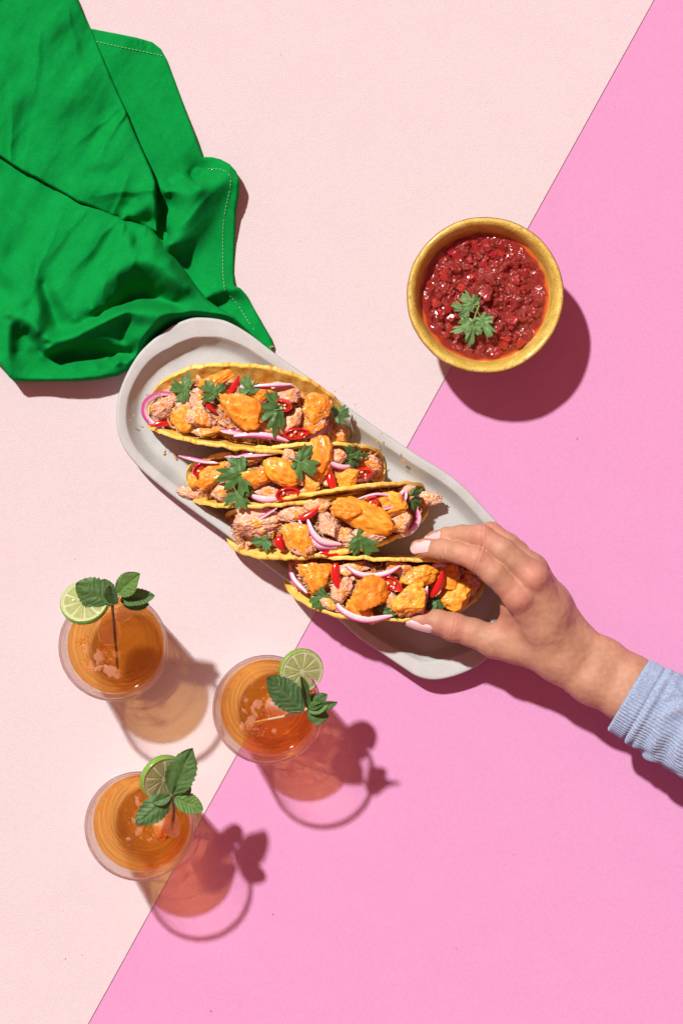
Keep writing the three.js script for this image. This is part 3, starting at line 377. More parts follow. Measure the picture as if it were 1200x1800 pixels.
function makeTaco(def) {
  const { c, ang, up, down, rb = 12, label, lean = 0 } = def, R0 = def.R0 * 0.88, wide = def.wide / 0.88, base = P(c[0], c[1], 56); base.y = 0.0009 + FLOOR / 1000 + 0.0006;
  { const z = (fl) => { const f0 = Math.PI / 2 - fl, s0 = rb * f0; return [rb * (1 - Math.cos(f0)) + (R0 - s0) * Math.sin(f0), rb * Math.sin(f0) + (R0 - s0) * Math.cos(f0)]; }, [ya, za] = z(up), [yb, zb] = z(down), sh = ((zb - za) / 2 * Math.cos(lean) + (ya + yb) / 2 * Math.sin(lean)) / 1000, q = ang * D2R; base.x += Math.sin(q) * sh; base.z -= Math.cos(q) * sh; }
  const taco = thing('taco', base, label, 'taco', undefined), ca = Math.cos(ang * D2R), sa = Math.sin(ang * D2R), cl = Math.cos(lean), sl = Math.sin(lean);
  const W = (x, y, z) => { const zz = z * cl + y * sl, yy = y * cl - z * sl; return [base.x + (x * ca - zz * sa) / 1000, base.y + yy / 1000, base.z + (x * sa + zz * ca) / 1000]; };
  const arc = (u, k = 0) => R0 * Math.pow(Math.max(0, 1 - Math.pow(Math.abs(u), 2.3)), 0.55) * (1 + 0.018 * n2(u * 3.1 + k * 5, def.seed) + 0.008 * n2(u * 9 + k * 9, def.seed + 4) + 0.007 * n2(u * 46 + k * 9, def.seed + 4));
  const section = (s, out = 0) => { const fl = s < 0 ? up : down, f0 = Math.PI / 2 - fl, S = Math.abs(s), r = rb + out; let y, z; const s0 = rb * f0; if (S < s0) { const f = S / rb; y = rb - r * Math.cos(f); z = r * Math.sin(f); } else { y = rb - r * Math.cos(f0) + (S - s0) * Math.sin(f0); z = r * Math.sin(f0) + (S - s0) * Math.cos(f0); } return [y + 1.5, z * Math.sign(s)]; };
  // shell: outer and inner faces joined along the rim
  const nu = 110, nv = 60, g = new G(), TH = 2.6;
  for (const out of [TH / 2, -TH / 2]) for (let i = 0; i <= nu; i++) for (let j = 0; j <= nv; j++) {
    const u = lerp(-0.998, 0.998, i / nu), v = j / nv * 2 - 1, s = v * arc(u, v > 0 ? 1 : 0), x = u * R0 * wide, edge = smooth(0.9, 1, Math.abs(v));
    const bl = 0.45 * n3(x * 0.10, s * 0.10, def.seed + (out > 0 ? 0 : 30)) + 0.22 * n3(x * 0.7, s * 0.7, def.seed + out), [y, z] = section(s, out + bl * 0.7);
    const wav = (0.9 * n2(x * 0.05, v > 0 ? 3 : 9) + 0.35 * n2(x * 0.13, v > 0 ? 5 : 1)) * smooth(0.4, 1, Math.abs(v));
    const k = n3(x * 0.06, s * 0.06, def.seed + 2), sp = smooth(0.50, 0.75, n3(x * 0.6, s * 0.6, 8)) * (0.5 + 0.5 * edge);
    g.v(...W(x, y, z + wav), mixc(mixc(mixc([0.80, 0.53, 0.08], [0.83, 0.63, 0.17], clamp(0.5 + 0.7 * k + 0.25 * n3(x * 0.5, s * 0.5, 3))), [0.72, 0.38, 0.05], smooth(0.1, 0.7, -k) * 0.5 * (1 - edge)), [0.42, 0.17, 0.03], sp * 0.75), x * 0.001, s * 0.001);
  }
  const F = (nu + 1) * (nv + 1), id = (f, i, j) => f * F + i * (nv + 1) + j;
  for (let i = 0; i < nu; i++) for (let j = 0; j < nv; j++) { g.q(id(0, i, j), id(0, i + 1, j), id(0, i + 1, j + 1), id(0, i, j + 1)); g.q(id(1, i, j), id(1, i, j + 1), id(1, i + 1, j + 1), id(1, i + 1, j)); }
  for (let i = 0; i < nu; i++) { g.q(id(0, i, 0), id(1, i, 0), id(1, i + 1, 0), id(0, i + 1, 0)); g.q(id(0, i, nv), id(0, i + 1, nv), id(1, i + 1, nv), id(1, i, nv)); }
  part('taco_shell', g.done(), shellMat, taco);
  // filling: a lumpy heap between the two walls
  const rim = (u) => { const a = arc(u); return section(a)[0]; };
  const heap = (u) => Math.max(rim(u) * 0.90, 20 * Math.pow(1 - Math.pow(Math.abs(u), 6), 0.5)) - 1;
  const halfw = (u, sgn) => { const a = Math.abs(arc(u)) * 0.93; const [, z] = section(sgn * a, -TH / 2); return Math.max(Math.abs(z), 9 * Math.pow(1 - Math.pow(Math.abs(u), 8), 0.5)); };
  const at = (px, py, lift) => {                   // where a topping lies: its place on the plan, then the height of the heap below it
    let h = 44; for (let k = 0; k < 6; k++) { const p = P(px, py, h), dx = (p.x - base.x) * 1000, dz = (p.z - base.z) * 1000, u = clamp((dx * ca + dz * sa) / (R0 * wide), -1.1, 1.1); h = base.y * 1000 + (Math.abs(u) > 0.97 ? 14 : heap(u)) + lift; } return P(px, py, h);
  };
  part('filling', gridGeo(150, 60, (a, b) => {
    const u = lerp(-0.97, 0.97, a), x = u * R0 * wide, f = b * 2 - 1, w = halfw(u, Math.sign(f)), e = Math.pow(1 - Math.pow(Math.abs(f), 3.2), 0.6), z = f * w;
    const y0 = heap(u) * (0.25 + 0.75 * e) - (1 - e) * 4, q = fbm3(x * 0.11, z * 0.16, def.seed, 3), h2 = n3(x * 0.3, z * 0.8, def.seed + 7), y = Math.max(1.5, y0 + 3.2 * q + 1.1 * h2 - 2.2 * Math.abs(n3(x * 0.16, z * 0.22, def.seed + 3)));
    return [...W(x, y, z), mixc(mixc(FLESH, PINKISH, clamp(0.5 + h2)), mixc(ORANGE, BROWN, clamp(0.4 + 0.9 * q)), clamp(0.45 + 1.2 * n3(x * 0.08, z * 0.1, 5)))];
  }).done(), meatMat, taco);
  let n = 0;
  for (const [px, py, L, Wd, a, w, lift = 0, pitch = 0, hs = 0.42] of def.chicken) {
    const a1 = L * PX * 1000 / 2, b1 = Wd * PX * 1000 / 2, hh = Math.max(3, Math.min(a1, b1) * (w > 1.1 ? 0.7 : 0.78)), p = at(px, py, lift + hh * hs); n++;
    part('chicken_piece', chunk(p, a, a1 * 1.09, b1 * 1.12, hh, w, def.seed * 40 + n, pitch, 0.25 * n2(n * 1.7, def.seed)), meatMat, taco);
  }
  // small torn flakes between and on the larger pieces
  rnd = mulberry(def.seed + 21);
  for (let i = 0; i < 30; i++) {
    const u = R(-0.9, 0.9), f = R(-0.78, 0.78), q = W(u * R0 * wide, heap(u) * (1 - 0.3 * Math.abs(f) ** 3) + R(0.2, 3.2), f * halfw(u, Math.sign(f)));
    part('chicken_piece', chunk(V(...q), R(0, 180), R(2.6, 5.4), R(1.5, 3.0), R(1.0, 1.9), rnd() < 0.4 ? R(0.7, 1.05) : R(0.05, 0.35), def.seed * 90 + i, R(-0.4, 0.4), R(-0.4, 0.4), 1.3, 26), meatMat, taco);
  }
  // loose shreds, too fine to tell apart
  rnd = mulberry(def.seed + 55);
  const sh = [];
  for (let i = 0; i < 260; i++) {
    const u = R(-0.88, 0.88), f = R(-0.74, 0.74), x = u * R0 * wide, z = f * halfw(u, Math.sign(f)), L = R(4, 12), t = R(0, 6.28), b = R(-3, 3), c = W(x, heap(u) * (1 - 0.35 * Math.pow(Math.abs(f), 3)) + R(-1, 2.6), z), o = V(...c), l = [];
    for (let k = 0; k <= 5; k++) { const q = (k / 5 - 0.5) * L, bb = b * (k / 5 - 0.5) ** 2 * 4; l.push(V(o.x + (q * Math.cos(t) - bb * Math.sin(t)) / 1000, o.y + R(-0.2, 0.2) / 1000 - bb * 0.0002, o.z + (q * Math.sin(t) + bb * Math.cos(t)) / 1000)); }
    const cc = rnd() < 0.35 ? mixc(ORANGE, YELLOW, rnd()) : mixc(FLESH, PINKISH, rnd()), r0 = R(0.4, 0.9);
    sh.push(sweep(l, (k) => circle(r0 * (0.35 + 0.65 * Math.sin(Math.PI * clamp(k, 0.05, 0.95))) / 1000, 6, cc, 0.7)).done());
  }
  tag(part('shredded_chicken', mergeGeometries(sh), meatMat, taco), null, null, null, 'stuff');
  for (const [pts, w, h, side, lift, lean = 0, closed = false] of def.onion) part('onion_slice', onion(pts.map(([a, b, l = 0]) => at(a, b, lift + l)), w, h, side, lean, closed), onionMat, taco);
  for (const [px, py, L, Wd, a, lift, pitch = 0, roll = 0] of def.rings) { chilliRing(taco, at(px, py, lift), a, L * PX * 500, Wd * PX * 500, pitch, roll, def.seed * 9 + Math.round(px)); }
  for (const [px, py, L, Wd, a, lift, pitch = 0] of def.strips) part('chilli_slice', chilliStrip(at(px, py, lift), a, L * PX * 1000, Wd * PX * 1000, Wd * PX * 800, pitch, 0.08), chilliMat, taco);
  for (const [bx, by, tx, ty, l0, l1, wide = 0.9, curl = 0.2, col, tilt = 0] of def.leaves) part('coriander_leaf', corianderLeaf(at(bx, by, l0), at(tx, ty, l1), V(tilt, 1, 0.15 * n2(bx, by)).normalize(), wide, curl, col, bx * 0.37), leafMat, taco);
  return taco;
}
const LIGHT = [0.10, 0.29, 0.075];
makeTaco({ seed: 1, c: [436, 716], ang: 7, R0: 69, wide: 1.08, up: 0.62, down: 0.24, lean: -0.03, label: 'topmost taco by the green cloth, with an onion ring at its left end',
  chicken: [[294, 712, 50, 36, -18, 0.16, 2], [324, 738, 46, 38, -15, 0.8, 3], [354, 734, 42, 38, 10, 0.3, 2], [376, 673, 66, 30, -28, 0.98, 2], [352, 700, 36, 30, 0, 0.2, 0], [428, 727, 80, 56, 32, 0.88, 3, -0.06], [366, 757, 50, 17, -8, 0.55, 2], [462, 691, 42, 28, 15, 0.9, 2], [503, 690, 54, 28, 14, 0.12, 2], [516, 740, 44, 24, -55, 0.18, 3], [556, 718, 56, 46, 40, 0.72, 2], [545, 748, 46, 28, -20, 0.45, 1], [592, 768, 40, 24, 20, 0.3, 0], [480, 748, 46, 26, 20, 0.3, 0], [400, 700, 34, 24, 0, 0.3, 0], [330, 715, 34, 26, 10, 0.2, 0]],
  onion: [[[[302, 692, 1], [275, 694, 2], [257, 708, 1], [255, 728, 0], [268, 745, -1], [288, 752, -1]], 4.6, 3.2, 1, 1, 0.5], [[[446, 679], [480, 677, 1], [515, 676, 1]], 3, 3.4, 1, 8], [[[414, 690], [440, 703], [468, 712], [490, 717]], 3.0, 3, -1, 6], [[[411, 767], [440, 764, 1], [475, 767, 1], [507, 776]], 4.6, 2.6, 1, 6, 0.3], [[[388, 757], [405, 759, 1], [430, 763]], 4, 3, -1, 5], [[[420, 676], [432, 684, 1], [433, 698]], 4, 3, -1, 5], [[[540, 770], [565, 762, 1], [578, 738]], 5, 3, 1, 3]],
  rings: [[497, 712, 32, 22, 10, 7, 0.2, 0.5], [521, 762, 46, 19, -6, 7, 0, 0.25]],
  strips: [[285, 747, 42, 16, 172, 2, 0.1], [410, 677, 42, 15, -60, 8, 0.3], [371, 714, 34, 11, 48, 4]],
  leaves: [[338, 689, 300, 676, 7, 8, 0.8, 0.2], [384, 702, 362, 672, 8, 11, 1.0, 0.15], [443, 697, 430, 664, 8, 11, 0.85, 0.2, LIGHT], [506, 718, 444, 726, 8, 12, 0.95, 0.2], [583, 735, 612, 721, 10, 15, 0.7, 0.1, LIGHT, -0.3]] });
makeTaco({ seed: 2, c: [500, 835], ang: -5, R0: 65, wide: 1.12, up: 0.22, down: 0.24, label: 'second taco from the cloth, with one smooth orange oval piece in its middle',
  chicken: [[372, 836, 60, 32, -36, 0.95, 4], [345, 848, 28, 26, 20, 0.8, 1], [342, 867, 52, 18, 8, 0.12, 0], [452, 840, 48, 38, 5, 0.85, 3], [494, 829, 68, 42, 36, 1.3, 5, 0, 0.42], [392, 866, 46, 28, 0, 0.3, 1], [508, 801, 26, 24, 0, 0.1, 4], [560, 814, 46, 78, 8, 0.75, 0.5], [546, 852, 28, 30, 40, 0.5, 2], [596, 800, 26, 24, 0, 0.2, 4], [612, 838, 42, 36, -40, 0.7, 3], [642, 815, 44, 32, 20, 0.3, 1], [470, 865, 44, 24, 0, 0.2, 1], [535, 868, 46, 20, -6, 0.25, 0], [440, 805, 40, 24, -10, 0.3, 1], [530, 835, 34, 30, 0, 0.3, 0]],
  onion: [[[[314, 801, 9], [335, 806, 8], [358, 811, 5], [384, 814, 1]], 3.2, 3.4, -1, 4], [[[396, 803, 2], [440, 800, 3], [492, 796, 2]], 3.6, 3, -1, 5], [[[440, 871], [465, 878, 1], [492, 877]], 5, 3, 1, 4, -0.3], [[[570, 799], [582, 814, 1], [600, 821, 1], [618, 819]], 4.2, 3, 1, 6], [[[624, 846], [645, 840, 1], [660, 824, 1]], 4, 3.2, 1, 4]],
  rings: [[357, 826, 36, 28, -10, 5, 0, 0.2], [505, 868, 42, 24, -10, 6, 0, 0.3], [636, 831, 36, 18, -12, 6, 0, 0.5]],
  strips: [[420, 823, 20, 12, 0, 5], [586, 848, 46, 18, 72, 6, 0.2]],
  leaves: [[442, 826, 388, 842, 10, 12, 1.05, 0.15], [432, 826, 408, 806, 9, 9, 0.8, 0.15], [412, 858, 428, 890, 9, 10, 1.1, 0.2], [512, 806, 556, 826, 10, 13, 1.05, 0.15], [628, 802, 610, 790, 8, 12, 0.8, 0.3], [608, 806, 636, 816, 9, 9, 0.7, 0.3], [618, 800, 648, 800, 11, 13, 0.35, 0.2]] });
makeTaco({ seed: 3, c: [575, 919], ang: -9, R0: 67, wide: 1.12, up: 0.18, down: 0.34, lean: 0.05, label: 'third taco from the cloth, with a large smooth orange chicken strip on top',
  chicken: [[456, 918, 90, 56, -8, 0.12, 1, 0, 0.42], [522, 903, 56, 28, -14, 0.2, 2], [523, 944, 62, 42, 48, 0.62, 3], [577, 926, 42, 32, 55, 0.05, 5], [640, 908, 118, 48, 24, 1.3, 5, -0.03, 0.4], [612, 899, 52, 30, 14, 0.9, 8], [692, 888, 50, 40, 15, 0.9, 4], [716, 866, 28, 28, 0, 0.2, 2], [747, 879, 54, 24, -14, 0.1, 2], [640, 946, 66, 36, -8, 0.2, 3], [700, 922, 44, 36, -30, 0.2, 2], [600, 938, 30, 24, 0, 0.4, 2], [560, 890, 40, 26, -10, 0.3, 2], [575, 955, 50, 24, 10, 0.25, 0], [660, 880, 40, 22, -10, 0.8, 2]],
  onion: [[[[414, 910, 2], [413, 922, 2], [426, 926, 1], [455, 912, 2], [487, 893, 2]], 3, 2.6, -1, 7], [[[526, 914], [532, 938, 1], [553, 956, 1], [592, 962]], 6, 3, 1, 5, -0.3], [[[540, 912, 2], [549, 936, 3], [566, 952, 2], [600, 957, 1]], 5, 3, 1, 5, -0.3], [[[620, 880], [660, 869, 1], [700, 872], [712, 862, 1], [711, 878, 2], [694, 889, 2], [660, 896, 2], [640, 890, 1]], 2.8, 3, 1, 7], [[[732, 895, 1], [735, 910, 1], [722, 932, 1], [690, 945]], 5.4, 3, 1, 3, 0.3]],
  rings: [[655, 884, 21, 25, 10, 8, 0, 0.15]],
  strips: [[546, 899, 48, 15, -36, 7], [494, 956, 28, 22, 70, 4], [590, 970, 54, 12, -3, 4]],
  leaves: [[476, 945, 444, 954, 4, 7, 0.9, 0.2, LIGHT], [556, 958, 540, 940, 5, 7, 0.8, 0.2], [618, 938, 658, 968, 10, 10, 0.85, 0.2], [713, 868, 737, 891, 8, 9, 1.0, 0.2]] });
makeTaco({ seed: 4, c: [676, 1036], ang: 2, R0: 69, wide: 1.07, up: 0.12, down: 0.36, lean: 0.10, label: 'bottom taco held by the hand, with three chunky chicken pieces at its right',
  chicken: [[555, 1010, 64, 50, 15, 0.82, 3], [602, 1036, 34, 44, 20, 0.15, 3], [650, 1044, 62, 60, 60, 0.92, 4], [630, 1074, 56, 24, 32, 0.92, 2], [736, 1016, 58, 34, -16, 1.0, 4], [720, 1058, 64, 48, -42, 0.78, 3], [790, 1015, 46, 42, -40, 0.82, 3], [797, 1049, 64, 42, -36, 0.85, 4], [822, 1030, 38, 40, 0, 0.5, 1], [700, 998, 44, 22, 0, 0.4, 1], [765, 1000, 40, 20, 0, 0.3, 1], [620, 1000, 44, 24, 0, 0.3, 1], [585, 1060, 36, 28, 30, 0.3, 1], [690, 1060, 30, 30, 0, 0.3, 1]],
  onion: [[[[508, 992, 8], [516, 1018, 6], [540, 1043, 2]], 4, 3, 1, 4], [[[607, 994], [628, 1008, 1], [658, 1012, 1], [684, 1006, 1], [703, 995]], 4.2, 3, 1, 8], [[[585, 1048], [600, 1072, 1], [640, 1089, 1], [690, 1082]], 5, 3, 1, 4, -0.3], [[[751, 1030, 3], [746, 1055, 2], [742, 1080]], 3.6, 3.4, -1, 6], [[[750, 1002], [770, 992, 1], [792, 996]], 4, 3, -1, 6]],
  rings: [[690, 1026, 40, 20, 34, 7, 0.1, 0.3]],
  strips: [[595, 1017, 54, 20, 78, 8], [768, 1024, 54, 17, -68, 9, 0.2]],
  leaves: [[581, 1042, 552, 1066, 8, 7, 1.1, 0.15], [688, 1066, 708, 1086, 7, 5, 0.5, 0.3], [772, 1050, 756, 1072, 4, 4, 0.9, 0.2, [0.05, 0.15, 0.02]], [662, 1062, 700, 1086, 5, 4, 0.3, 0.2]] });
// ---------------------------------------------------------------- crumbs that fell beside the tacos
{
  rnd = mulberry(31); const list = [];
  const spot = [[250, 700, 12], [330, 810, 26], [290, 690, 10], [640, 770, 40], [700, 800, 30], [745, 902, 8], [655, 825, 8], [300, 780, 20], [420, 900, 20], [480, 612, 4], [590, 700, 20], [232, 735, 8]];
  for (let i = 0; i < 44; i++) { const [u, v, r] = spot[i % spot.length], x = u + R(-r, r), y = v + R(-r, r), p = P(x, y, FLOOR + 2), g = new THREE.IcosahedronGeometry(1, 1), q = g.attributes.position, big = i < 8 ? 2.1 : 1; for (let k = 0; k < q.count; k++) q.setXYZ(k, q.getX(k) * R(0.9, 1.1), q.getY(k), q.getZ(k)); g.deleteAttribute('uv'); g.deleteAttribute('normal'); const m = mergeVertices(g); m.scale(R(0.5, 1.3) * big / 1000, R(0.25, 0.5) * big / 1000, R(0.25, 0.55) * big / 1000); m.rotateY(R(0, 6)); m.translate(p.x, 0.0009 + (FLOOR + 0.9 + (nearPoly(x, y, OUT.map((o) => [o.x / PX + 600, o.z / PX + 900]))[0] < 30 ? 13 : 0)) / 1000, p.z); m.computeVertexNormals(); list.push(m); }
  tag(part('crumbs', mergeGeometries(list), std({ color: rgb(0.62, 0.28, 0.08), roughness: 0.6 })), 'small orange chicken crumbs scattered over the bare parts of the grey platter', 'crumbs', null, 'stuff');
  const motes = []; for (let i = 0; i < 26; i++) { const p = P(R(20, 1180), R(20, 1780), 1), g = new THREE.TetrahedronGeometry(R(0.25, 0.55) / 1000, 1); g.scale(1, 0.4, R(0.5, 1)); g.rotateY(R(0, 6)); g.translate(p.x, 0.0009, p.z); motes.push(g); }
  tag(part('specks', mergeGeometries(motes), std({ color: rgb(0.25, 0.12, 0.08), roughness: 0.8 })), 'tiny dark specks of spice scattered thinly over both papers', 'specks', null, 'stuff');
}
// ---------------------------------------------------------------- three drinks with lime and mint
const glassMat = std({ color: rgb(1, 1, 1), roughness: 0, transmission: 1, thickness: 0, ior: 1.48 });
// the drink: a clear refracting body, and its own colour as a film just inside it, so that the sun comes through amber
const drinkRough = (() => { const d = new Uint8Array(64 * 4); for (let y = 0; y < 64; y++) { const v = y / 64, r = v > 0.60 ? 0.03 : 0.45; d.set([255, r * 255, 0, 255], y * 4); } const t = new THREE.DataTexture(d, 1, 64); t.magFilter = THREE.LinearFilter; t.wrapT = THREE.ClampToEdgeWrapping; t.needsUpdate = true; return t; })();
const drinkMat = std({ color: rgb(0.985, 0.80, 0.50), roughness: 1, roughnessMap: drinkRough, transmission: 1, thickness: 0.05, ior: 1.34, transparent: true, opacity: 0.42 });
const amberMat = std({ color: rgb(0.99, 0.795, 0.45), roughness: 0, transmission: 1, thickness: 0, ior: 1.02 });
const iceMat = std({ color: rgb(0.97, 0.84, 0.70), roughness: 0.45, transmission: 0.85, thickness: 0, ior: 1.31, clearcoat: 1, clearcoatRoughness: 0.12 });
const rimMat = std({ color: rgb(0.74, 0.68, 0.70), roughness: 0.02, transmission: 1, thickness: 0.003, ior: 1.5, transparent: true, opacity: 0.75 });
const ridgeMat = std({ color: rgb(0.84, 0.56, 0.27), roughness: 0.03, transmission: 1, thickness: 0.002, ior: 1.5, transparent: true, opacity: 0.5 });
const baseMat = std({ color: rgb(1, 1, 1), roughness: 0, transmission: 1, thickness: 0.008, ior: 1.5, transparent: true, opacity: 0.3 });
const foamMat = std({ color: rgb(0.95, 0.64, 0.38), roughness: 0.45, transmission: 0.85, thickness: 0 });
const bubbleMat = std({ color: rgb(1, 0.86, 0.58), roughness: 0.06, transmission: 0.96, thickness: 0, ior: 1.5, clearcoat: 1, clearcoatRoughness: 0.1 });
const rindMat = std({ vertexColors: true, roughness: 0.35, clearcoat: 0.5, clearcoatRoughness: 0.2, bumpMap: sized(fine, 0.25), bumpScale: 0.0008 });
const pithMat = std({ color: rgb(0.72, 0.76, 0.52), roughness: 0.85, transmission: 0.4, thickness: 0 });
const fleshMat = std({ vertexColors: true, roughness: 0.8, clearcoat: 1, clearcoatRoughness: 0.08, transmission: 0.5, thickness: 0 });
const stemMat = std({ vertexColors: true, roughness: 0.5 });
function lathe(c, prof, n, per = 5) {              // profile in mm, smoothed between its points
  const k = catmull(prof.map(([r, y]) => [r, 0, y]), prof.length * per);
  k.forEach((q, i) => { if (i === 0 || i === k.length - 1) q.x = prof[i ? prof.length - 1 : 0][0]; });
  return gridGeo(k.length - 1, n, (a, b) => { const q = k[Math.round(a * (k.length - 1))], t = b * 2 * Math.PI; return [c.x + q.x * Math.cos(t) / 1000, c.y + q.y / 1000, c.z + q.x * Math.sin(t) / 1000, null, b, a]; }, true).done();
}
function limeSlice(c, n, slit, r, label, far) {
  const s = thing('lime_slice', c, label, 'lime slice'); n = n.clone().normalize();
  const A = slit.clone().sub(n.clone().multiplyScalar(slit.dot(n))).normalize(), B = n.clone().cross(A);
  const Q = (x, y, z) => { const v = c.clone().addScaledVector(A, x / 1000).addScaledVector(n, y / 1000).addScaledVector(B, z / 1000); return [v.x, v.y, v.z]; };
  const T = 2.6, a0 = 0.075, a1 = 2 * Math.PI - 0.075;
  const prof = [[-1.7, -T], [-0.5, -T * 0.96], [0, -T * 0.5], [0.12, 0], [0, T * 0.5], [-0.5, T * 0.96], [-1.1, T], [-1.7, T * 0.9]];
  part('rind', gridGeo(90, prof.length - 1, (u, v) => { const t = lerp(a0, a1, u), k = prof[Math.round(v * (prof.length - 1))], q = r + k[0] + 0.12 * n3(Math.cos(t) * 3, Math.sin(t) * 3, k[1]); return [...Q(q * Math.cos(t), k[1], q * Math.sin(t)), k[0] < -0.8 ? [0.5, 0.62, 0.22] : mixc([0.10, 0.32, 0.02], [0.2, 0.46, 0.04], 0.5 + 0.5 * n3(t * 2, k[1], 5)), t * 0.06, k[1] * 0.004]; }).done(), rindMat, s);
  part('pith', gridGeo(60, 5, (u, v) => { const t = lerp(a0, a1, u), k = [[0, T * 0.7], [r - 1.2, T * 0.78], [r - 1.2, 0], [r - 1.2, -T * 0.78], [0, -T * 0.7], [0, -T * 0.7]][Math.round(v * 5)]; return Q(k[0] * Math.cos(t) + 0.3, k[1], k[0] * Math.sin(t)); }).done(), pithMat, s);
  const N = 9, shape = (side) => { for (let k = 0; k < N; k++) {
    const w = (a1 - a0) / N, t0 = a0 + k * w + 0.018, t1 = a0 + (k + 1) * w - 0.018, sd = k * 3 + r;
    part('segment', gridGeo(14, 12, (u, v) => { const f = v, rr = lerp(1.7, r - 2.3, f), pad = 0.2 / Math.max(rr, 1.5), t = lerp(t0 + pad * (1 - f) * 0.5, t1 - pad * (1 - f) * 0.5, u), e = Math.min(1, 7 * Math.min(u, 1 - u)) * Math.min(1, 9 * Math.min(f, 1 - f) + 0.05), streak = n3((u - 0.5) * 9 + sd, f * 2.2, 2), y = side * (T * 0.68 + 0.42 * Math.sqrt(e) + 0.22 * streak * e); return [...Q(rr * Math.cos(t), y, rr * Math.sin(t)), mixc(mixc([0.40, 0.52, 0.13], [0.60, 0.68, 0.30], clamp(0.5 + 0.9 * streak)), [0.64, 0.7, 0.40], 0.4 * (1 - e))]; }).done(), fleshMat, s); } };
  shape(1); if (far) shape(-1);
  return s;
}
function drinkGlass(d) {
  const c = P(...d.c, 0); c.y = 0.0008; const h = 90, cx = c.x, cz = c.z;
  const glass = thing('drinking_glass', c.clone(), d.labels[0], 'drinking glass', undefined);
  const k = 1.0, out = [[0, 1.2], [20, 1.2], [25.5, 0.3], [28.4, 0], [30.2, 0.9], [31, 3], [31.6, 8], [33.2, 25], [35.4, 50], [37.6, 78], [38.3, 87.5], [38.35, 89.2], [37.7, 90], [36.9, 89.4], [36.5, 87.5], [35.7, 78], [33.4, 50], [32.4, 38], [33.0, 35.2], [31.8, 32], [32.3, 28.6], [31.0, 25], [31.5, 21.6], [30.0, 18.4], [30.2, 15.4], [28.2, 11], [25, 8.8], [18, 7.6], [0, 7.2]];
  part('glass_body', lathe(c, out, 128, 6), glassMat, glass);
  const L = d.level, at = (y) => { const p = [[11, 28.2], [15, 29.6], [25, 31.1], [50, 33.4], [78, 35.7], [90, 36.7]]; for (let i = 1; i < p.length; i++) if (y <= p[i][0]) return lerp(p[i - 1][1], p[i][1], (y - p[i - 1][0]) / (p[i][0] - p[i - 1][0])); return 36; };
  const g = 0.12, liq = [[0, 7.2 + g], [18, 7.6 + g], [25 - g, 8.8 + g], [28.2 - g, 11 + g], [29.6 - g, 15], [30.0 - g, 17.5], [29.9 - g, 19], [30.9 - g, 22], [30.6 - g, 24], [31.7 - g, 29], [31.9 - g, 34], [at(42) - g - 0.35, 41], [at(50) - g, 50], [at(L) - g, L], [at(L) - g - 0.05, L + 1.5], [at(L) - 0.9, L + 0.85], [at(L) - 2.2, L + 0.35], [at(L) - 4.6, L - 0.05], [20, L - 0.1], [0, L - 0.1]];
  const drink = thing('drink', V(cx, 0.0008 + 0.04, cz), d.labels[1], 'drink');
  part('liquid', lathe(c, liq, 128, 6), drinkMat, drink);
  const inner = liq.map(([r, y]) => [Math.max(0, r - 0.5), y < 12 ? y + 0.5 : y - 0.6]);
  part('rim', lathe(c, [[36.55, 86.4], [36.5, 88], [36.7, 89.6], [37.35, 90.5], [38.1, 90.1], [38.6, 88.8], [38.5, 87.4], [38.3, 86.4], [37.4, 86.0], [36.55, 86.4]], 128, 4), rimMat, glass);
  for (const [rr, y, w] of [[19.5, 8.9, 0.45], [23.5, 9.6, 0.6], [26.6, 11, 0.8], [28.7, 14.5, 0.75], [29.8, 20, 0.6], [31.2, 30, 0.7], [32.9, 48, 0.45]]) { const tg = new THREE.TorusGeometry(rr / 1000, w / 1000, 10, 128); tg.rotateX(Math.PI / 2); tg.translate(cx, c.y + y / 1000, cz); part('moulded_ring', tg, ridgeMat, glass); }
  part('amber_body', lathe(c, inner, 96, 4), amberMat, drink);
  part('glass_base', lathe(c, [[0, 1.9], [18, 1.9], [24, 1.0], [27.5, 1.0], [28.6, 2.5], [28.4, 5], [27, 6.6], [25.4, 6.9], [24.6, 6.2], [23.6, 6.9], [21.4, 6.8], [20.6, 6.0], [19.6, 6.8], [15, 6.6], [14, 5.8], [13, 6.5], [0, 6.4]], 96, 3), baseMat, glass);
  // flat islands of foam on the surface
  for (const [px, py, rx, ry, sd] of d.foam) {
    const o = P(px, py, L + 1), a = sd * 1.3;
    part('foam', gridGeo(5, 26, (u, v) => { const t = v * 2 * Math.PI, q = u * (1 + 0.45 * n3(Math.cos(t) * 1.6, Math.sin(t) * 1.6, sd)), x = q * rx * PX * Math.cos(t), z = q * ry * PX * Math.sin(t); return [o.x + x * Math.cos(a) - z * Math.sin(a), 0.0008 + (L + 0.02 + 0.14 * Math.sqrt(1 - u * u * 0.98)) / 1000, o.z + x * Math.sin(a) + z * Math.cos(a)]; }, true).done(), foamMat, drink);
  }
  rnd = mulberry(d.seed + 70);
  const bub = []; for (let i = 0; i < 420; i++) { const [bx, by, br] = d.fizz[i % d.fizz.length], t = R(0, 6.28), q = br * Math.pow(rnd(), 0.7), rr = i % 11 === 0 ? R(0.7, 1.1) : R(0.25, 0.6), o = P(bx + q * Math.cos(t), by + q * Math.sin(t), L), s = new THREE.IcosahedronGeometry(rr / 1000, 2); s.deleteAttribute('uv'); s.deleteAttribute('normal'); const m = mergeVertices(s); m.translate(o.x, 0.0008 + (L + 0.1 * rr) / 1000, o.z); m.computeVertexNormals(); if (Math.hypot(o.x - cx, o.z - cz) < at(L) / 1000 - 0.003) bub.push(m); }
  tag(part('bubbles', mergeGeometries(bub), bubbleMat, drink), null, null, null, 'stuff');
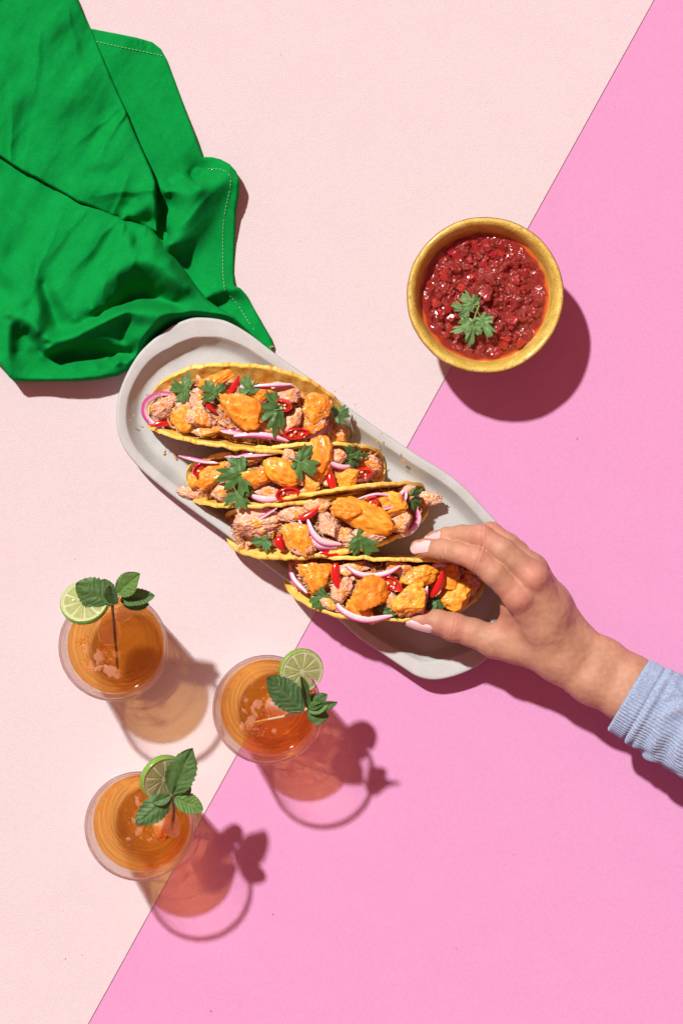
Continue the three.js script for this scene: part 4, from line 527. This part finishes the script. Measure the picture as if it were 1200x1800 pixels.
  for (const [i, q] of d.ice.entries()) {
    const [px, py, y, a, b, hh, ang, sd] = q, o = P(px, py, y), ice = new THREE.IcosahedronGeometry(1, 3); ice.deleteAttribute('uv'); ice.deleteAttribute('normal'); const m = mergeVertices(ice, 1e-5), p = m.attributes.position, r = mulberry(sd), pl = []; for (let j = 0; j < 11; j++) pl.push([V(r() * 2 - 1, r() * 2 - 1, r() * 2 - 1).normalize(), 0.55 + 0.35 * r()]);
    for (let j = 0; j < p.count; j++) { const v = V(p.getX(j), p.getY(j), p.getZ(j)); let f = 1.05; for (const [n, e] of pl) { const t = v.dot(n); if (t > 0.05) f = Math.min(f, e / t); } f *= 1 + 0.03 * n3(v.x * 6, v.y * 6, v.z * 6 + sd); p.setXYZ(j, v.x * f * a / 1000, v.y * f * hh / 1000, v.z * f * b / 1000); }
    m.rotateZ(0.25); m.rotateY(-ang * D2R); m.translate(o.x, o.y, o.z); const it = part('ice_chunk', toCreasedNormals(m, 0.22), iceMat); tag(it, d.iceLabels[i], 'ice');
  }
  const sp = thing('mint_sprig', P(...d.mint.base), d.labels[3], 'mint sprig');
  part('stem', sweep(catmull(d.mint.stem.map((q) => P(...q)), 24), (t) => circle(lerp(0.0011, 0.0008, t), 8, d.mint.stemCol)).done(), stemMat, sp);
  d.mint.leaves.forEach(([bx, by, bh, tx, ty, th, W, fold, curl, tilt, tz, col], i) => part('leaf', mintLeaf(P(bx, by, bh), P(tx, ty, th), V(tilt, 1, tz).normalize(), W / 1000, fold, curl, col ?? [0.036, 0.135, 0.034], d.seed * 7 + i * 3.3), mintMat, sp));
  const l = d.lime, lc = P(...l.c), rad = V(lc.x - cx, 0, lc.z - cz).normalize(), sl = rad.clone().cross(l.n).cross(l.n); { const wall = V(-rad.z, 0, rad.x); const dir = l.n.clone().cross(rad).lengthSq() > 0.01 ? wall.clone().cross(l.n) : V(0, -1, 0); const q = l.n.clone().normalize().cross(rad).normalize(); if (q.y > 0) q.negate(); l.slit = l.slit ?? q; }
  limeSlice(lc, l.n, l.slit, l.r, d.labels[2], true);
}
const DK = [0.033, 0.105, 0.020], MD = [0.052, 0.145, 0.028], BRT = [0.085, 0.21, 0.036];
drinkGlass({ c: [215, 1127], level: 66, seed: 1,
  labels: ['clear tumbler of amber drink nearest the left edge, standing wholly on pale paper', 'amber drink with a brown mint stem running down into its fizzing middle', 'pale green lime slice lying flat on the rim of the upper left glass', 'mint sprig with a broad leaf over the pale lime slice, brown stem in the drink'],
  iceLabels: ['long clear ice piece beside the brown mint stem in the upper left glass', 'small clear ice shard below the right mint leaves of the upper left glass'],
  foam: [[160, 1170, 9, 5, 1], [174, 1174, 8, 5, 2], [187, 1174, 6, 4, 3], [197, 1180, 9, 15, 4], [152, 1143, 4, 8, 5], [174, 1154, 14, 7, 6], [148, 1135, 3, 3, 7]],
  fizz: [[183, 1150, 18], [183, 1138, 14], [206, 1150, 8], [208, 1180, 6], [147, 1130, 14], [200, 1120, 40], [155, 1170, 16]],
  ice: [[196, 1112, 62, 15, 9.5, 10, 100, 3], [222, 1077, 66, 10, 7, 8, -30, 8]],
  lime: { c: [149, 1059, 92], n: V(-0.1, 1, -0.62), r: 17.2 },
  mint: { base: [199, 1061, 97], stem: [[198, 1052, 98], [198, 1068, 96], [201, 1100, 84], [204, 1140, 62], [207, 1190, 30]], stemCol: [0.12, 0.05, 0.03],
    leaves: [[197, 1062, 98, 134, 1026, 103, 11, -0.25, -0.05, -0.1, 0.1, MD], [209, 1043, 99, 248, 1007, 112, 7.6, 0.35, 0.05, -0.3, 0, BRT], [212, 1056, 97, 272, 1047, 100, 6, 0.5, -0.05, 0, -0.3, MD], [216, 1058, 96, 262, 1063, 95, 5, 0.3, -0.05, 0, 0.4, MD], [203, 1062, 98, 196, 1026, 108, 5, 0.5, 0.1, -0.4, 0.2, DK], [199, 1064, 98, 184, 1018, 101, 6, -0.2, -0.1, 0.3, 0, MD]] } });
drinkGlass({ c: [475, 1234], level: 62, seed: 2,
  labels: ['clear tumbler of amber drink on the right, its base across the paper edge', 'amber drink with a pale stem and a fizzing ice wedge, in the right glass', 'lime slice standing on the rim of the right glass, its rind to the upper left', 'mint sprig with one large dark leaf and a curled tip overhanging the pink paper'],
  iceLabels: ['fizzing clear ice wedge beside the pale stem in the right glass', 'thin clear ice piece under the mint in the right glass'],
  foam: [[430, 1228, 6, 5, 1], [452, 1238, 10, 9, 2], [428, 1249, 5, 3, 3], [440, 1268, 11, 7, 4], [446, 1203, 4, 3, 5], [426, 1277, 7, 4, 6], [447, 1252, 9, 3, 8], [482, 1285, 4, 4, 9]],
  fizz: [[478, 1240, 22], [470, 1255, 14], [455, 1282, 14], [440, 1280, 12], [480, 1225, 12], [464, 1245, 60]],
  ice: [[482, 1241, 60, 11, 9, 10, 30, 15], [512, 1225, 61, 9, 6, 8, -40, 4]],
  lime: { c: [529, 1179, 93], n: V(0.34, 1, 0.22), r: 16 },
  mint: { base: [537, 1248, 97], stem: [[540, 1246, 98], [530, 1250, 95], [505, 1258, 80], [475, 1264, 64], [440, 1272, 40]], stemCol: [0.5, 0.42, 0.25],
    leaves: [[533, 1250, 98, 471, 1190, 103, 10, -0.22, -0.03, 0.05, 0.05, DK], [541, 1245, 98, 525, 1186, 112, 3.4, 0.7, 0.1, 0.5, 0, MD], [542, 1246, 98, 574, 1220, 100, 5.5, 0.4, -0.1, -0.2, -0.4, DK], [541, 1248, 98, 577, 1237, 103, 4.6, 0.4, 0, 0, 0, BRT], [545, 1250, 97, 594, 1231, 104, 3.6, 0.5, 0.12, 0, 0.3, MD], [540, 1251, 96, 577, 1262, 97, 6.6, 0.3, -0.1, 0, 0.4, MD]] } });
drinkGlass({ c: [259, 1431], level: 66, seed: 3,
  labels: ['clear tumbler of amber drink nearest the bottom of the table', 'amber drink with foam spots and crushed ice, in the lowest glass', 'steeply tilted lime slice with a broad glossy rind, on the rim of the lowest glass', 'mint sprig of three spread leaves, the largest pointing up, on the lowest glass'],
  iceLabels: ['crushed clear ice chunk under the mint in the lowest glass', 'jagged clear ice piece floating in the lowest glass'],
  foam: [[242, 1408, 10, 4, 1], [251, 1416, 6, 3, 2], [236, 1443, 7, 4, 3], [244, 1461, 8, 5, 4], [226, 1475, 5, 3, 5], [224, 1400, 4, 3, 6], [262, 1476, 3, 2, 7], [247, 1391, 3, 3, 8]],
  fizz: [[285, 1465, 14], [278, 1470, 16], [245, 1450, 55], [300, 1455, 16]],
  ice: [[300, 1442, 66, 12, 8, 9, 70, 21], [285, 1452, 62, 9, 8, 8, 10, 5]],
  lime: { c: [286, 1366, 93], n: V(0.62, 1, 0.52), r: 17 },
  mint: { base: [302, 1400, 97], stem: [[303, 1399, 98], [304, 1406, 94], [306, 1425, 84], [303, 1450, 66], [292, 1475, 40]], stemCol: [0.14, 0.10, 0.04],
    leaves: [[304, 1397, 98, 338, 1315, 112, 10, 0.22, -0.02, -0.2, 0.15, MD], [300, 1401, 98, 239, 1449, 99, 8.6, -0.2, -0.04, 0.1, 0, [0.055, 0.155, 0.035]], [306, 1402, 98, 357, 1424, 98, 7, 0.3, -0.06, 0, -0.2, BRT], [300, 1399, 99, 268, 1412, 101, 3.8, 0.4, -0.06, 0, 0, MD], [305, 1397, 97, 336, 1385, 99, 6.4, 0.3, -0.1, 0.4, 0.2, MD]] } });
// ---------------------------------------------------------------- the hand that takes the last taco
const smin = (a, b, k) => { const h = Math.max(k - Math.abs(a - b), 0) / k; return Math.min(a, b) - h * h * k * 0.25; };
{
  const MM = (u, v, h) => { const p = P(u, v, h); return [p.x * 1000, h, p.z * 1000]; };
  const cap = (x, y, z, b) => { const [a, e, ra, rb] = b, dx = e[0] - a[0], dy = e[1] - a[1], dz = e[2] - a[2], t = clamp(((x - a[0]) * dx + (y - a[1]) * dy + (z - a[2]) * dz) / (dx * dx + dy * dy + dz * dz + 1e-9)); return Math.hypot(x - a[0] - dx * t, y - a[1] - dy * t, z - a[2] - dz * t) - lerp(ra, rb, t); };
  const B = (p, q) => [MM(p[0], p[1], p[2]), MM(q[0], q[1], q[2]), p[3], q[3]];
  const chain = (...j) => { const o = []; for (let i = 0; i < j.length - 1; i++) o.push(B(j[i], j[i + 1])); return o; };
  const fingers = [
    chain([912, 1050, 86, 9.93], [868, 1008, 92, 8.88], [838, 983, 91, 8.69], [806, 972, 84, 7.54], [776, 966, 75, 7.35], [748, 963.5, 66, 6.68], [735, 963, 61, 5.92]),
    chain([937, 1015, 89, 9.74], [884, 968, 91, 8.69], [846, 944, 87, 8.59], [812, 942, 76, 7.74], [786, 945, 68, 7.26], [764, 950, 58, 6.49], [756, 953, 53, 5.92]),
    chain([936, 1001, 75, 9.55], [894, 960, 77, 8.40], [862, 938, 70, 8.12], [832, 944, 62, 7.26], [808, 953, 54, 6.88], [788, 962, 45, 5.92]),
    chain([938, 1003, 55, 8.59], [908, 968, 58, 7.45], [886, 954, 54, 6.88], [852, 962, 46, 6.21], [830, 972, 40, 5.54]),
  ];
  const thumb = chain([958, 1148, 57, 13.5], [908, 1135, 53, 12.6], [868, 1127, 51, 11.6], [830, 1112, 50, 9.6], [796, 1102, 50, 9.6], [768, 1093, 51, 8.3], [742, 1090, 52, 6.8], [730, 1089.5, 52, 5.8]);
  const palm = [
    ...chain([985, 1160, 58, 13.5], [950, 1105, 71, 11.3], [912, 1050, 85, 10]), ...chain([998, 1145, 58, 13.5], [968, 1080, 73, 11], [937, 1015, 88, 9.8]),
    ...chain([1004, 1122, 55, 13.2], [970, 1060, 65, 11], [937, 1000, 75, 9.6]), ...chain([1006, 1118, 52, 12], [974, 1060, 54, 10.5], [940, 1004, 55, 9]),
    ...chain([980, 1150, 58, 14], [930, 1090, 62, 12], [905, 1062, 66, 9]), ...chain([990, 1140, 56, 14], [955, 1080, 60, 12]),
    ...chain([988, 1166, 57, 15], [1040, 1197, 55, 15.5], [1100, 1227, 55, 16], [1270, 1328, 55, 19]), ...chain([1007, 1131, 55, 14.4], [1060, 1160, 54, 14.4], [1108, 1191, 54, 15], [1280, 1290, 55, 19]),
  ];
  const web = chain([930, 1128, 56, 11], [897, 1092, 58, 6], [905, 1066, 66, 8]);
  const creases = [[838, 983, 91, 806, 972], [846, 944, 87, 812, 942], [796, 1102, 50, 768, 1097], [776, 966, 74, 748, 963], [862, 938, 70, 832, 944]].map(([a, b, h, c, d]) => { const p = MM(a, b, h), q = MM(c, d, h), L = Math.hypot(q[0] - p[0], q[2] - p[2]); return [p, (q[0] - p[0]) / L, (q[2] - p[2]) / L]; });
  const knuckle = [MM(911, 1052, 91.5), MM(938, 1014, 94.5)];
  const field = (x, y, z) => {
    let p = 1e3; for (const b of palm) p = smin(p, cap(x, y, z, b), 7);
    for (const b of web) p = smin(p, cap(x, y, z, b), 8);
    let th = 1e3; for (const b of thumb) th = smin(th, cap(x, y, z, b), 3);
    p = smin(p, th, 9);
    let d = 1e3;
    for (const f of fingers) { let q = 1e3; for (const b of f) q = smin(q, cap(x, y, z, b), 2.2); d = smin(d, smin(p, q, 6), 0.9); }
    for (const k of knuckle) d = smin(d, Math.hypot(x - k[0], y - k[1], z - k[2]) - 2.6, 9);
    for (const [c, ux, uz] of creases) { const a = (x - c[0]) * ux + (z - c[2]) * uz, r2 = (x - c[0]) ** 2 + (y - c[1] - 4) ** 2 + (z - c[2]) ** 2; if (r2 < 260) { const w = Math.exp(-a * a / 16) * smooth(260, 60, r2) * smooth(-4, 3, y - c[1]); d += 0.36 * w * Math.cos(a * 2.3 + 0.8 * n3(x * 0.25, y * 0.25, z * 0.25)); d -= 0.1 * w; } }
    return d + 0.16 * n3(x * 0.16, y * 0.16, z * 0.16);
  };
  // surface nets over the blocks that the skin passes through
  const lo = MM(712, 905, 30), hi = MM(1300, 1365, 30), S = 1.05, y0 = 28, nx = Math.ceil((hi[0] - lo[0]) / S), ny = Math.ceil((104 - y0) / S), nz = Math.ceil((hi[2] - lo[2]) / S);
  const F = new Float32Array(nx * ny * nz).fill(9), ix = (i, j, k) => (k * ny + j) * nx + i, K = 8;
  for (let k = 0; k < nz; k += K) for (let j = 0; j < ny; j += K) for (let i = 0; i < nx; i += K) {
    const c = field(lo[0] + (i + K / 2) * S, y0 + (j + K / 2) * S, lo[2] + (k + K / 2) * S), far = Math.abs(c) > K * S * 0.9 + 2.5;
    for (let c2 = k; c2 < Math.min(nz, k + K); c2++) for (let b = j; b < Math.min(ny, j + K); b++) for (let a = i; a < Math.min(nx, i + K); a++) F[ix(a, b, c2)] = far ? Math.sign(c) * 9 : field(lo[0] + a * S, y0 + b * S, lo[2] + c2 * S);
  }
  const g = new G(), vid = new Int32Array(nx * ny * nz).fill(-1), SK = [0.465, 0.258, 0.165], RED = [0.50, 0.205, 0.15], DEEP = [0.275, 0.140, 0.088];
  const spots = [MM(912, 1050, 96), MM(937, 1015, 98), MM(862, 938, 78), MM(735, 963, 61), MM(756, 953, 53), MM(738, 1096, 52), MM(838, 983, 92), MM(846, 944, 92), MM(884, 1085, 64), MM(796, 1102, 56)];
  for (let k = 0; k < nz - 1; k++) for (let j = 0; j < ny - 1; j++) for (let i = 0; i < nx - 1; i++) {
    let m = 0; const v = []; for (let c = 0; c < 8; c++) { const q = F[ix(i + (c & 1), j + (c >> 1 & 1), k + (c >> 2))]; v.push(q); if (q < 0) m |= 1 << c; }
    if (m === 0 || m === 255) continue;
    let sx = 0, sy = 0, sz = 0, n = 0;
    for (let a = 0; a < 8; a++) for (let ax = 0; ax < 3; ax++) { if (a >> ax & 1) continue; const b = a | 1 << ax; if ((v[a] < 0) === (v[b] < 0)) continue; const t = v[a] / (v[a] - v[b]); sx += (a & 1) + (ax === 0 ? t : 0); sy += (a >> 1 & 1) + (ax === 1 ? t : 0); sz += (a >> 2) + (ax === 2 ? t : 0); n++; }
    const x = lo[0] + (i + sx / n) * S, y = y0 + (j + sy / n) * S, z = lo[2] + (k + sz / n) * S;
    let r = 0; for (const s of spots) r = Math.max(r, Math.exp(-((x - s[0]) ** 2 + (y - s[1]) ** 2 + (z - s[2]) ** 2) / 130));
    const t = 0.5 + 0.5 * n3(x * 0.05, y * 0.05, z * 0.05), f = n3(x * 0.5, y * 0.5, z * 0.5) + 0.8 * n3(x * 0.16, y * 0.16, z * 0.16);
    vid[ix(i, j, k)] = g.v(x / 1000, y / 1000, z / 1000, mixc(mixc(SK, DEEP, clamp(0.45 * t + 0.16 * f)), RED, 0.65 * r), x / 1000 + y * 0.0004, z / 1000 + y * 0.0005);
  }
  for (let k = 1; k < nz - 1; k++) for (let j = 1; j < ny - 1; j++) for (let i = 1; i < nx - 1; i++) {
    const a = F[ix(i, j, k)] < 0;
    if (a !== F[ix(i + 1, j, k)] < 0) { const q = [vid[ix(i, j - 1, k - 1)], vid[ix(i, j, k - 1)], vid[ix(i, j, k)], vid[ix(i, j - 1, k)]]; a ? g.q(...q) : g.q(...q.reverse()); }
    if (a !== F[ix(i, j + 1, k)] < 0) { const q = [vid[ix(i - 1, j, k - 1)], vid[ix(i - 1, j, k)], vid[ix(i, j, k)], vid[ix(i, j, k - 1)]]; a ? g.q(...q) : g.q(...q.reverse()); }
    if (a !== F[ix(i, j, k + 1)] < 0) { const q = [vid[ix(i - 1, j - 1, k)], vid[ix(i, j - 1, k)], vid[ix(i, j, k)], vid[ix(i - 1, j, k)]]; a ? g.q(...q) : g.q(...q.reverse()); }
  }
  const skinBump = dataTex(512, (u, v) => 0.5 + 0.5 * (1 - Math.abs(tile(u, v, 60, 2)) * 3) * 0.5 + 0.3 * tile(v, u, 110, 2));
  const skin = std({ vertexColors: true, roughness: 0.52, specularIntensity: 0.7, bumpMap: sized(skinBump, 0.07), bumpScale: 0.00022, sheen: 0.15, sheenColor: rgb(1, 0.6, 0.45), sheenRoughness: 0.5 });
  const person = thing('person', P(1000, 1140, 60), 'right hand and forearm in a pale blue ribbed sleeve, pinching the lowest taco', 'person');
  part('body', g.done(), skin, person);
  // nails: thin curved plates
  const nailMat = std({ color: rgb(0.70, 0.53, 0.54), roughness: 0.2, clearcoat: 0.8, clearcoatRoughness: 0.1 });
  const nail = (o, tip, up, W, R0) => {
    const f = frame(o, tip, up), L = f.L, hit = (u) => { for (let y = 12; y > -12; y -= 0.15) { const c = f.at(u * L, y / 1000, 0); if (field(c[0] * 1000, c[1] * 1000, c[2] * 1000) < 0) return y / 1000; } return -0.012; };
    const y0 = hit(0.02), y1 = hit(0.36), y2 = hit(0.68), mid = (u) => y0 * (u - 0.36) * (u - 0.68) / (0.34 * 0.66) + y1 * (u - 0.02) * (u - 0.68) / (0.34 * -0.32) + y2 * (u - 0.02) * (u - 0.36) / (0.66 * 0.32);
    return gridGeo(26, 22, (a, b) => { const top = b < 0.5, v = top ? b * 4 - 1 : 3 - b * 4, u = a, e = u < 0.22 ? Math.sqrt(1 - (1 - u / 0.22) ** 2) * 0.4 + 0.6 : u > 0.74 ? Math.sqrt(Math.max(0, 1 - ((u - 0.74) / 0.26) ** 2 * 0.85)) : 1, z = v * W / 2 * e, y = mid(u) + Math.sqrt(Math.max(0, R0 * R0 - z * z)) - R0 + 0.00045 * smooth(0, 0.12, u) * (top ? 1 : 0) - (top ? 0 : 0.0004 * (1 - v * v)); return f.at(u * L, y, z); }).done();
  };
  part('nail', nail(P(755, 958.5, 75.9), P(719, 961, 63.8), V(-0.12, 1, -0.32).normalize(), 0.0098, 0.0066), nailMat, person);
  part('nail', nail(P(777, 940.5, 71.6), P(748, 948, 59.2), V(-0.3, 1, -0.5).normalize(), 0.009, 0.0064), nailMat, person);
  part('nail', nail(P(760, 1108.5, 56), P(712, 1102, 55.6), V(0.05, 0.6, 1).normalize(), 0.0105, 0.0075), nailMat, person);
  // sleeve: ribbed cuff
  const A0 = P(1094, 1216, 55), A1 = P(1400, 1392, 55), T = A1.clone().sub(A0), L = T.length(); T.normalize(); const Sd = T.clone().cross(V(0, 1, 0)).normalize(), Up = Sd.clone().cross(T).normalize();
  const ribs = 70, nu = 150, nv = ribs * 8;
  const sleeve = gridGeo(nu, nv, (a, b) => {
    const t = b * 2 * Math.PI, u = a < 0.12 ? -(0.12 - a) / 0.12 : (a - 0.12) / 0.88, s = u < 0 ? -u * 14 : u * L * 1000, cs = Math.cos(t), sn = Math.sin(t);
    const fold = 0.9 * Math.sin(s * 0.33 + 1.6 * Math.sin(t + 0.4) + 2 * n2(cs, sn)) * smooth(16, 30, s) + 1.6 * n3(s * 0.06, cs * 1.2, sn * 1.2) * smooth(12, 40, s) - 1.5 * Math.exp(-((s - 14.2) ** 2) / 1.4) + 0.9 * Math.exp(-((s - 18) ** 2) / 8) - 0.8 * Math.exp(-((s - 21.5) ** 2) / 3) * (0.5 + 0.5 * sn);
    const rib = 0.8 * Math.pow(Math.abs(Math.sin(t * ribs / 2)), 0.7), inward = u < 0 ? 2.2 - 0.5 * s / 14 : 0, lip = u < 0 ? 0 : 1.5 * Math.sqrt(Math.max(0, 1 - (1 - clamp(s / 1.6)) ** 2)) - 1.5;
    const r = 26.5 + (u < 0 ? 0 : 0.05 * s) + (u < 0 ? 0 : fold + rib) + lip - inward + (u < 0 && s < 0.01 ? 1 : 0) + 0.6 * Math.sin(t * 2 + 1), skew = -4 + 0.5 * cs + 2.5 * sn;
    const x = (s - skew * smooth(60, 0, s)) / 1000, w = 1.06 * r * cs / 1000, h = 0.9 * r * sn / 1000, n = n3(cs * 30, sn * 30, s * 0.5), m = n3(cs * 9, sn * 9, s * 0.9);
    return [A0.x + T.x * x + Sd.x * w + Up.x * h, A0.y + T.y * x + Sd.y * w + Up.y * h, A0.z + T.z * x + Sd.z * w + Up.z * h, mixc(mixc([0.19, 0.29, 0.45], [0.355, 0.46, 0.61], clamp(0.5 + 0.5 * n + 0.3 * m)), [0.41, 0.44, 0.58], 0.35 * clamp(m)), s / 1000, b * 0.17];
  }, true).done();
  const knit = std({ vertexColors: true, roughness: 0.95, specularIntensity: 0.1, sheen: 0.4, sheenColor: rgb(0.7, 0.7, 0.9), sheenRoughness: 0.6, bumpMap: sized(fine, 0.05), bumpScale: 0.00025 });
  part('sleeve', sleeve, knit, person);
}
renderer.render(scene, camera);
